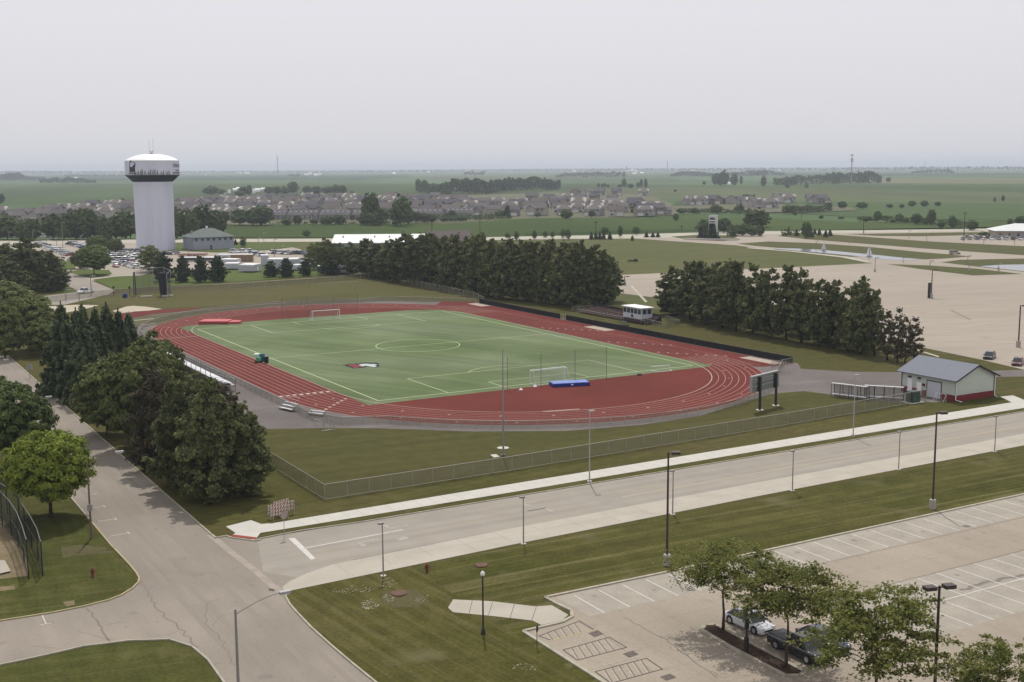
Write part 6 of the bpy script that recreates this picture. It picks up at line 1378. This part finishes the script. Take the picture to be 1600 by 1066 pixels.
MB().lathe([(.2, -.05), (.2, .15), (.13, .5), (.075, .6), (.06, H_-.55), (.12, H_-.5), (.12, H_-.42)], 12).build('pole', bl, t)
MB().lathe([(.1, H_-.42), (.19, H_-.3), (.2, H_-.16), (.12, H_-.04), (.03, H_+.06)], 14).build('globe', mat('milk_glass', (.75, .74, .7), .3, .4), t, smooth=True)
MB().lathe([(.03, H_+.06), (.015, H_+.14)], 6).build('finial', bl, t)
v = P(1166, 1018); t = thing('post_lamp', 'black post lamp standing in the planted island', 'lamp post', v); 
MB().lathe([(.22, -.05), (.2, 1.2), (.09, 1.3), (.07, 2.6)], 12).build('pole', bl, t); MB().box(-.16, .16, -.1, .1, 1.9, 2.7).build('sign', bl, t)
# flag / light mast on a disc behind the track
v = P(786.5, 713); t = thing('tall_mast', 'very tall thin grey mast rising before the near track bend', 'mast', v); MB().tube([(0, 0, 0), (0, 0, height(786.5, 713, 545))], [.14, .06], 8).build('pole', greyp, t); MB().lathe([(.3, 0), (.3, .25)], 10).build('base', steeld, t)
# lot lamps, far
g = []
for px, py, top in [(1455, 466, 420), (1591, 543, 476), (1367, 425, 402), (976, 446, 431), (1514, 424, 410), (1560, 423, 411), (1505, 378, 355), (1350, 369, 350), (1420, 373, 360), (1448, 377, 366), (1537, 383, 372), (1585, 353+30, 370), (1358, 406, 386), (1411, 411, 402), (1512, 412, 399), (1327, 381, 374), (1275, 386, 376), (1453, 417, 407)]:
    g.append(shoebox(px, py, top, None, 1, py > 420, cr_, brownp if py > 440 else greyp, 1.3 if py > 440 else 1.1, 'lamps of the pale lot and ring road'))
number(g, 'thin lamp post', 'around the pale lot and ponds')
t = thing('boundary_sign', 'dark narrow upright board beside a lamp in the pale lot', 'sign board', P(1451.5, 466)); MB().box(-.35, .35, -.25, .25, 0, 4.5).build('board', blackm, t)
g = []
for px, py, top in [(97, 421, 386), (98.5, 388, 347), (89, 388, 372), (73, 385, 374), (52, 380, 360), (344, 0, 0), (404, 394, 371), (413, 393, 363), (429, 401, 373), (440, 391, 384), (295, 400, 373), (234, 461, 422), (143, 462, 430), (103, 470, 452), (124, 470, 456), (15, 384, 362)]:
    if py: g.append(shoebox(px, py, top, None, 1, False, cr_, greyp, 1.2, 'lamps of the left car parks'))
number(g, 'thin lamp post', 'among the left car parks')
g = []
wires = []
for px, py, top in [(489, 355, 334), (353, 356, 336), (675, 366, 342), (750, 368, 336), (931, 369, 346), (1065, 360, 352), (1252, 342, 325), (1349, 365, 343), (1384, 350, 338), (1506, 376, 331)]:
    v = P(px, py); H_ = height(px, py, top); t = thing('utility_pole', None, 'utility pole', v, cr_, 'wooden utility poles'); MB().tube([(0, 0, 0), (0, 0, H_)], .16, 6).build('pole', barkd, t); MB().box(-1.2, 1.2, -.08, .08, H_-.8, H_-.6).build('crossarm', barkd, t); g.append(t); wires.append((v.x, v.y, H_-.6))
number(g, 'thin wooden utility pole', 'along the field edge')
mb = MB(); ws = sorted(wires[:3]+[tuple(P(250, 358)[:2])+(10.,)], key=lambda p: proj(p)[0])
for a, b in zip(ws[:-1], ws[1:]): mb.tube([(a[0]+(b[0]-a[0])*f, a[1]+(b[1]-a[1])*f, a[2]+(b[2]-a[2])*f-1.6*math.sin(PI*f)) for f in np.linspace(0, 1, 9)], .10, 3)
o = mb.build('power_line', steeld); tag(o, 'power line sagging across the green field before the estate', 'power line')
# cell tower and guyed masts
v = P(1330, 287); H_ = height(1330, 287, 242); t = thing('cell_tower', 'cell tower standing over the far wood on the right', 'cell tower', v)
MB().tube([(0, 0, 0), (0, 0, H_)], [1.3, .7], 6).build('mast', greyp, t)
for z in (H_-1.5, H_-10, H_-14):
    MB().lathe([(3.2, z), (3.2, z+2.0)], 8).build('antenna_ring', greyp, t)
for q, top, l in (((434, 275), 243, 'faint thin mast on the horizon left of centre'), ((1043, 270), 252, 'faint thin mast on the horizon right of centre'), ((1445, 265), 252, 'faint broad tower on the right horizon'), ((979, 272), 260, 'thin dark stack over the bright far farm')):
    v = P(*q); t = thing('radio_mast', l, 'mast', v); MB().tube([(0, 0, 0), (0, 0, height(*q, top))], 2.2, 5).build('mast', greyp, t)
# fountains
spray = mat('white_spray', (.8, .8, .82), .9, .1, transl=.3)
for q, top, l in (((1287, 391.5), 379, 'left white fountain spraying from the pond'), ((1358, 401), 384, 'right white fountain spraying from the pond')):
    v = P(*q); H_ = height(*q, top); n = 1900; f = RNG.uniform(0, 1, n)**1.5; a = RNG.uniform(0, 2*PI, n); rr_ = (1-f)**1.1*H_*.30*RNG.uniform(0, 1, n)**.7+.12
    p = np.stack([rr_*np.cos(a), rr_*np.sin(a), f*H_], 1); t = thing('fountain', l, 'fountain', v)
    obj('spray', leafmesh('spray', leaves(p, p*0+np.array([0, 0, 1.]), .22, .2, 1, 1), spray), t); MB().lathe([(1.0, -.1), (1.0, .25)], 12).build('nozzle_float', steeld, t)

t = thing('road_sign', 'small grey sign on a post beside the far west road, left of the spruces', 'road sign', P(47, 591)); MB().tube([(0, 0, 0), (0, 0, 2.6)], .05, 6).build('post', steeld, t); MB().box(-.5, .5, -.03, .03, 1.7, 2.6).build('plate', steel, t)
# ---------------------------------------------------------------- fences
link = screenmat('chain_link', A(132, 128, 112, 1.2), .40); linkd = screenmat('black_chain_link', (.03, .035, .035), .45); wind = mat('dark_windscreen', (.022, .024, .026), .9, .1)
railm = mat('fence_rail', A(170, 168, 158, 1.2), .5, .4)
def fence(name, label, pts, h, panel, rail, gap=3.0, cat='fence', rr_=.035, cap=100, bottom=False, lo=.03, mid=False):
    o = Vector((pts[0][0], pts[0][1], 0)); t = thing(name, label, cat, o); q = [Vector((p[0], p[1], 0))-o for p in pts]
    L = sum((b-a).length for a, b in zip(q[:-1], q[1:])); gap = max(gap, L/(cap-len(q)-2)); mb = MB(); 
    mp = MB().tube([(0, 0, 0), (0, 0, h)], rr_*1.15, 6).mesh('post', rail); n = 0
    for a, b in zip(q[:-1], q[1:]):
        mb.quad((a.x, a.y, lo), (b.x, b.y, lo), (b.x, b.y, h), (a.x, a.y, h)); k = max(1, round((b-a).length/gap))
        for i in range(k): p = a.lerp(b, i/k); obj('post', mp, t, (p.x, p.y, 0)); n += 1
    obj('post', mp, t, q[-1][:])
    mb.build('mesh_panel', panel, t); r = MB().tube([(p.x, p.y, h) for p in q], rr_, 5); 
    if bottom: r.tube([(p.x, p.y, .06) for p in q], rr_*.8, 5)
    if mid: r.tube([(p.x, p.y, h*.5) for p in q], rr_*.8, 5)
    r.build('rail', rail, t); return t
fence('chain_link_fence', 'chain-link fence along the street grass and up the corner beside the pines', [(-30.2, -20), (-30.25, -52.1), (-4.5, -51.8), (41.7, -50.2), (70.4, -48.6), (77, -48.2)], 1.85, link, railm, 3.0, bottom=True)
def outer(r, a0, a1, n, cy): return [(TX+r*math.cos(R(a0+(a1-a0)*i/n)), cy+r*math.sin(R(a0+(a1-a0)*i/n))) for i in range(n+1)]
fence('track_fence', 'low grey chain-link fence following the near track bend', [(-12.5, -14.2), (-9.5, -15.4)]+outer(48.3, 216, 324, 20, TY0)+[(76.5, -14), (82, -9)], 1.15, link, railm, 2.6)
fence('track_fence', 'low grey fence between left straight and asphalt', [(-12.5, -14.2), (-15.0, -9), (-15.1, 40), (-15.1, 95)], 1.15, link, railm, 2.8)
fence('track_fence', 'low grey fence round the far track bend', outer(48.4, 176, 62, 22, TY1)+[(66, 140), (84.4, 120)], 1.15, link, railm, 3.2)
fence('screened_fence', 'long dark windscreen fence along the right straight', [(84.6, 118), (84.6, 75.2)], 1.3, wind, blackm, 3.0)
fence('screened_fence', 'long dark windscreen fence from the gate to the near right corner', [(84.6, 72.5), (84.7, 30), (84.9, 0), (85.2, -8.3)], 1.3, wind, blackm, 3.0)
fence('gate', 'pale grey gate in the dark windscreen fence', [(84.6, 75.1), (84.6, 72.6)], 1.3, link, steel, 1.2, cat='gate')
fence('end_fence', 'short light fence closing the corner of the long-jump runway', [(85.2, -8.3), (78, -10)], 1.1, link, railm, 2.4)
f0 = [P(x, y) for x, y in ((590, 434), (740, 466), (756, 474))]
fence('boundary_fence', 'chain-link fence between throwing field and pine row', [(p.x, p.y) for p in f0], 1.8, link, railm, 3.5)
f0 = [P(x, y) for x, y in ((72, 474), (120, 467), (180, 461), (262, 455.5), (360, 452.5), (480, 444), (590, 434))]
fence('boundary_fence', 'long thin chain-link fence across the back of the throwing field', [(p.x, p.y) for p in f0], 1.8, link, railm, 4)
f0 = [P(x, y) for x, y in ((925, 486), (1040, 513), (1062, 508), (1040, 500))]
fence('stand_fence', 'grey railing round the dark stand and press box', [(p.x, p.y) for p in f0], 1.2, link, railm, 3)
fence('stand_fence', 'grey railing behind the dark stand', [(96, 87), (103, 86), (103, 57), (96, 56)], 1.3, link, railm, 3)
# gate frames beside the near left bend
t = thing('gate', 'open silver gate frame at the left end of the near bend fence', 'gate', P(478, 672)); o0 = P(478, 672)
for q in ((506, 672), (517, 672), (522, 673)):
    p = P(*q)-o0; MB().tube([(p.x, p.y, 0), (p.x, p.y, 1.7)], .06, 6).build('post', steel, t)
MB().tube([tuple(P(490, 660)-o0+Vector((0, 0, .6))), tuple(P(505, 672)-o0+Vector((0, 0, 1.2)))], .04, 5).tube([tuple(P(490, 658, 0)-o0+Vector((0, 0, .1))), tuple(P(503, 656)-o0+Vector((0, 0, .1)))], .04, 5).tube([tuple(P(503, 674)-o0+Vector((0, 0, .08))), tuple(P(520, 672)-o0+Vector((0, 0, .08)))], .05, 5).build('rail', steel, t)
p0 = P(1218, 590); t = thing('hurdle_cart', 'tangle of white hurdle frames behind the scoreboard', 'hurdles', p0, .3)
for i in range(3): MB().tube([(i*.9, 0, 0), (i*.9, 0, 1.2), (i*.9, 1.4, 1.2), (i*.9, 1.4, 0), (i*.9+.7, 1.4, 0)], .03, 5).tube([(i*.9, 0, 0), (i*.9+.7, 0, 0)], .03, 5).build('hurdle', steel, t)
p0 = P(1488, 634); t = thing('folded_goal', 'small white goal frame leaning at the shed corner', 'goal frame', (78.9, -50.6, 0), R(90)); MB().tube([(0, 0, 0), (0, 0, 1.2), (2.0, 0, 1.2), (2.0, 0, 0)], .04, 6).tube([(0, 0, 1.2), (0, .7, 0)], .03, 5).tube([(2, 0, 1.2), (2, .7, 0)], .03, 5).build('frame', whited, t)
# backstop at bottom left: tall dark chain-link wings
def backstop(pts, h, label, lean=0):
    o = P(*pts[0]); t = thing('backstop', label, 'backstop', o); q = [P(*p)-o for p in pts]; mb = MB()
    for a, b in zip(q[:-1], q[1:]): mb.quad((a.x, a.y, 0), (b.x, b.y, 0), (b.x, b.y, h), (a.x, a.y, h))
    mb.build('mesh_panel', linkd, t)
    for p in q: MB().tube([(p.x, p.y, 0), (p.x, p.y, h)], .06, 6).build('post', blackm, t)
    for z in (.1, h*.5, h): MB().tube([(p.x, p.y, z) for p in q], .045, 5).build('rail', steeld if z == h else blackm, t)
    return t
backstop([(45, 905), (38, 880), (29, 856), (18, 838), (4, 822), (-20, 806)], 3.9, 'tall dark chain-link backstop at the lower left, inner wing')
backstop([(67, 900), (60, 876), (50, 856), (40, 840), (31, 822), (12, 806), (-14, 790)], 3.4, 'tall dark chain-link backstop at the lower left, outer wing by the lawn')
# ---------------------------------------------------------------- the air: one even box of haze round the whole place
HX = 43000; bpy.context.view_layer.update(); TOPZ = max((o.matrix_world @ Vector(c)).z for o in SC.objects if o.type == 'MESH' for c in o.bound_box)+3
print('highest', TOPZ)
mb = MB().box(cen[0]-HX, cen[0]+HX, cen[1]-HX, cen[1]+HX, -2.0, TOPZ)
hm = bpy.data.materials.new('haze'); hm.use_nodes = True; tt_ = hm.node_tree; tt_.nodes.clear(); ou = tt_.nodes.new('ShaderNodeOutputMaterial')
pv = tt_.nodes.new('ShaderNodeVolumePrincipled'); pv.inputs['Color'].default_value = (.80, .87, .97, 1); pv.inputs['Density'].default_value = 1.08e-4; pv.inputs['Anisotropy'].default_value = .2
tt_.links.new(pv.outputs[0], ou.inputs['Volume'])
tag(mb.build('haze', hm), kind='stuff')
for m in bpy.data.materials:
    if m.name == 'haze': m.cycles.homogeneous_volume = True if hasattr(m.cycles, 'homogeneous_volume') else None
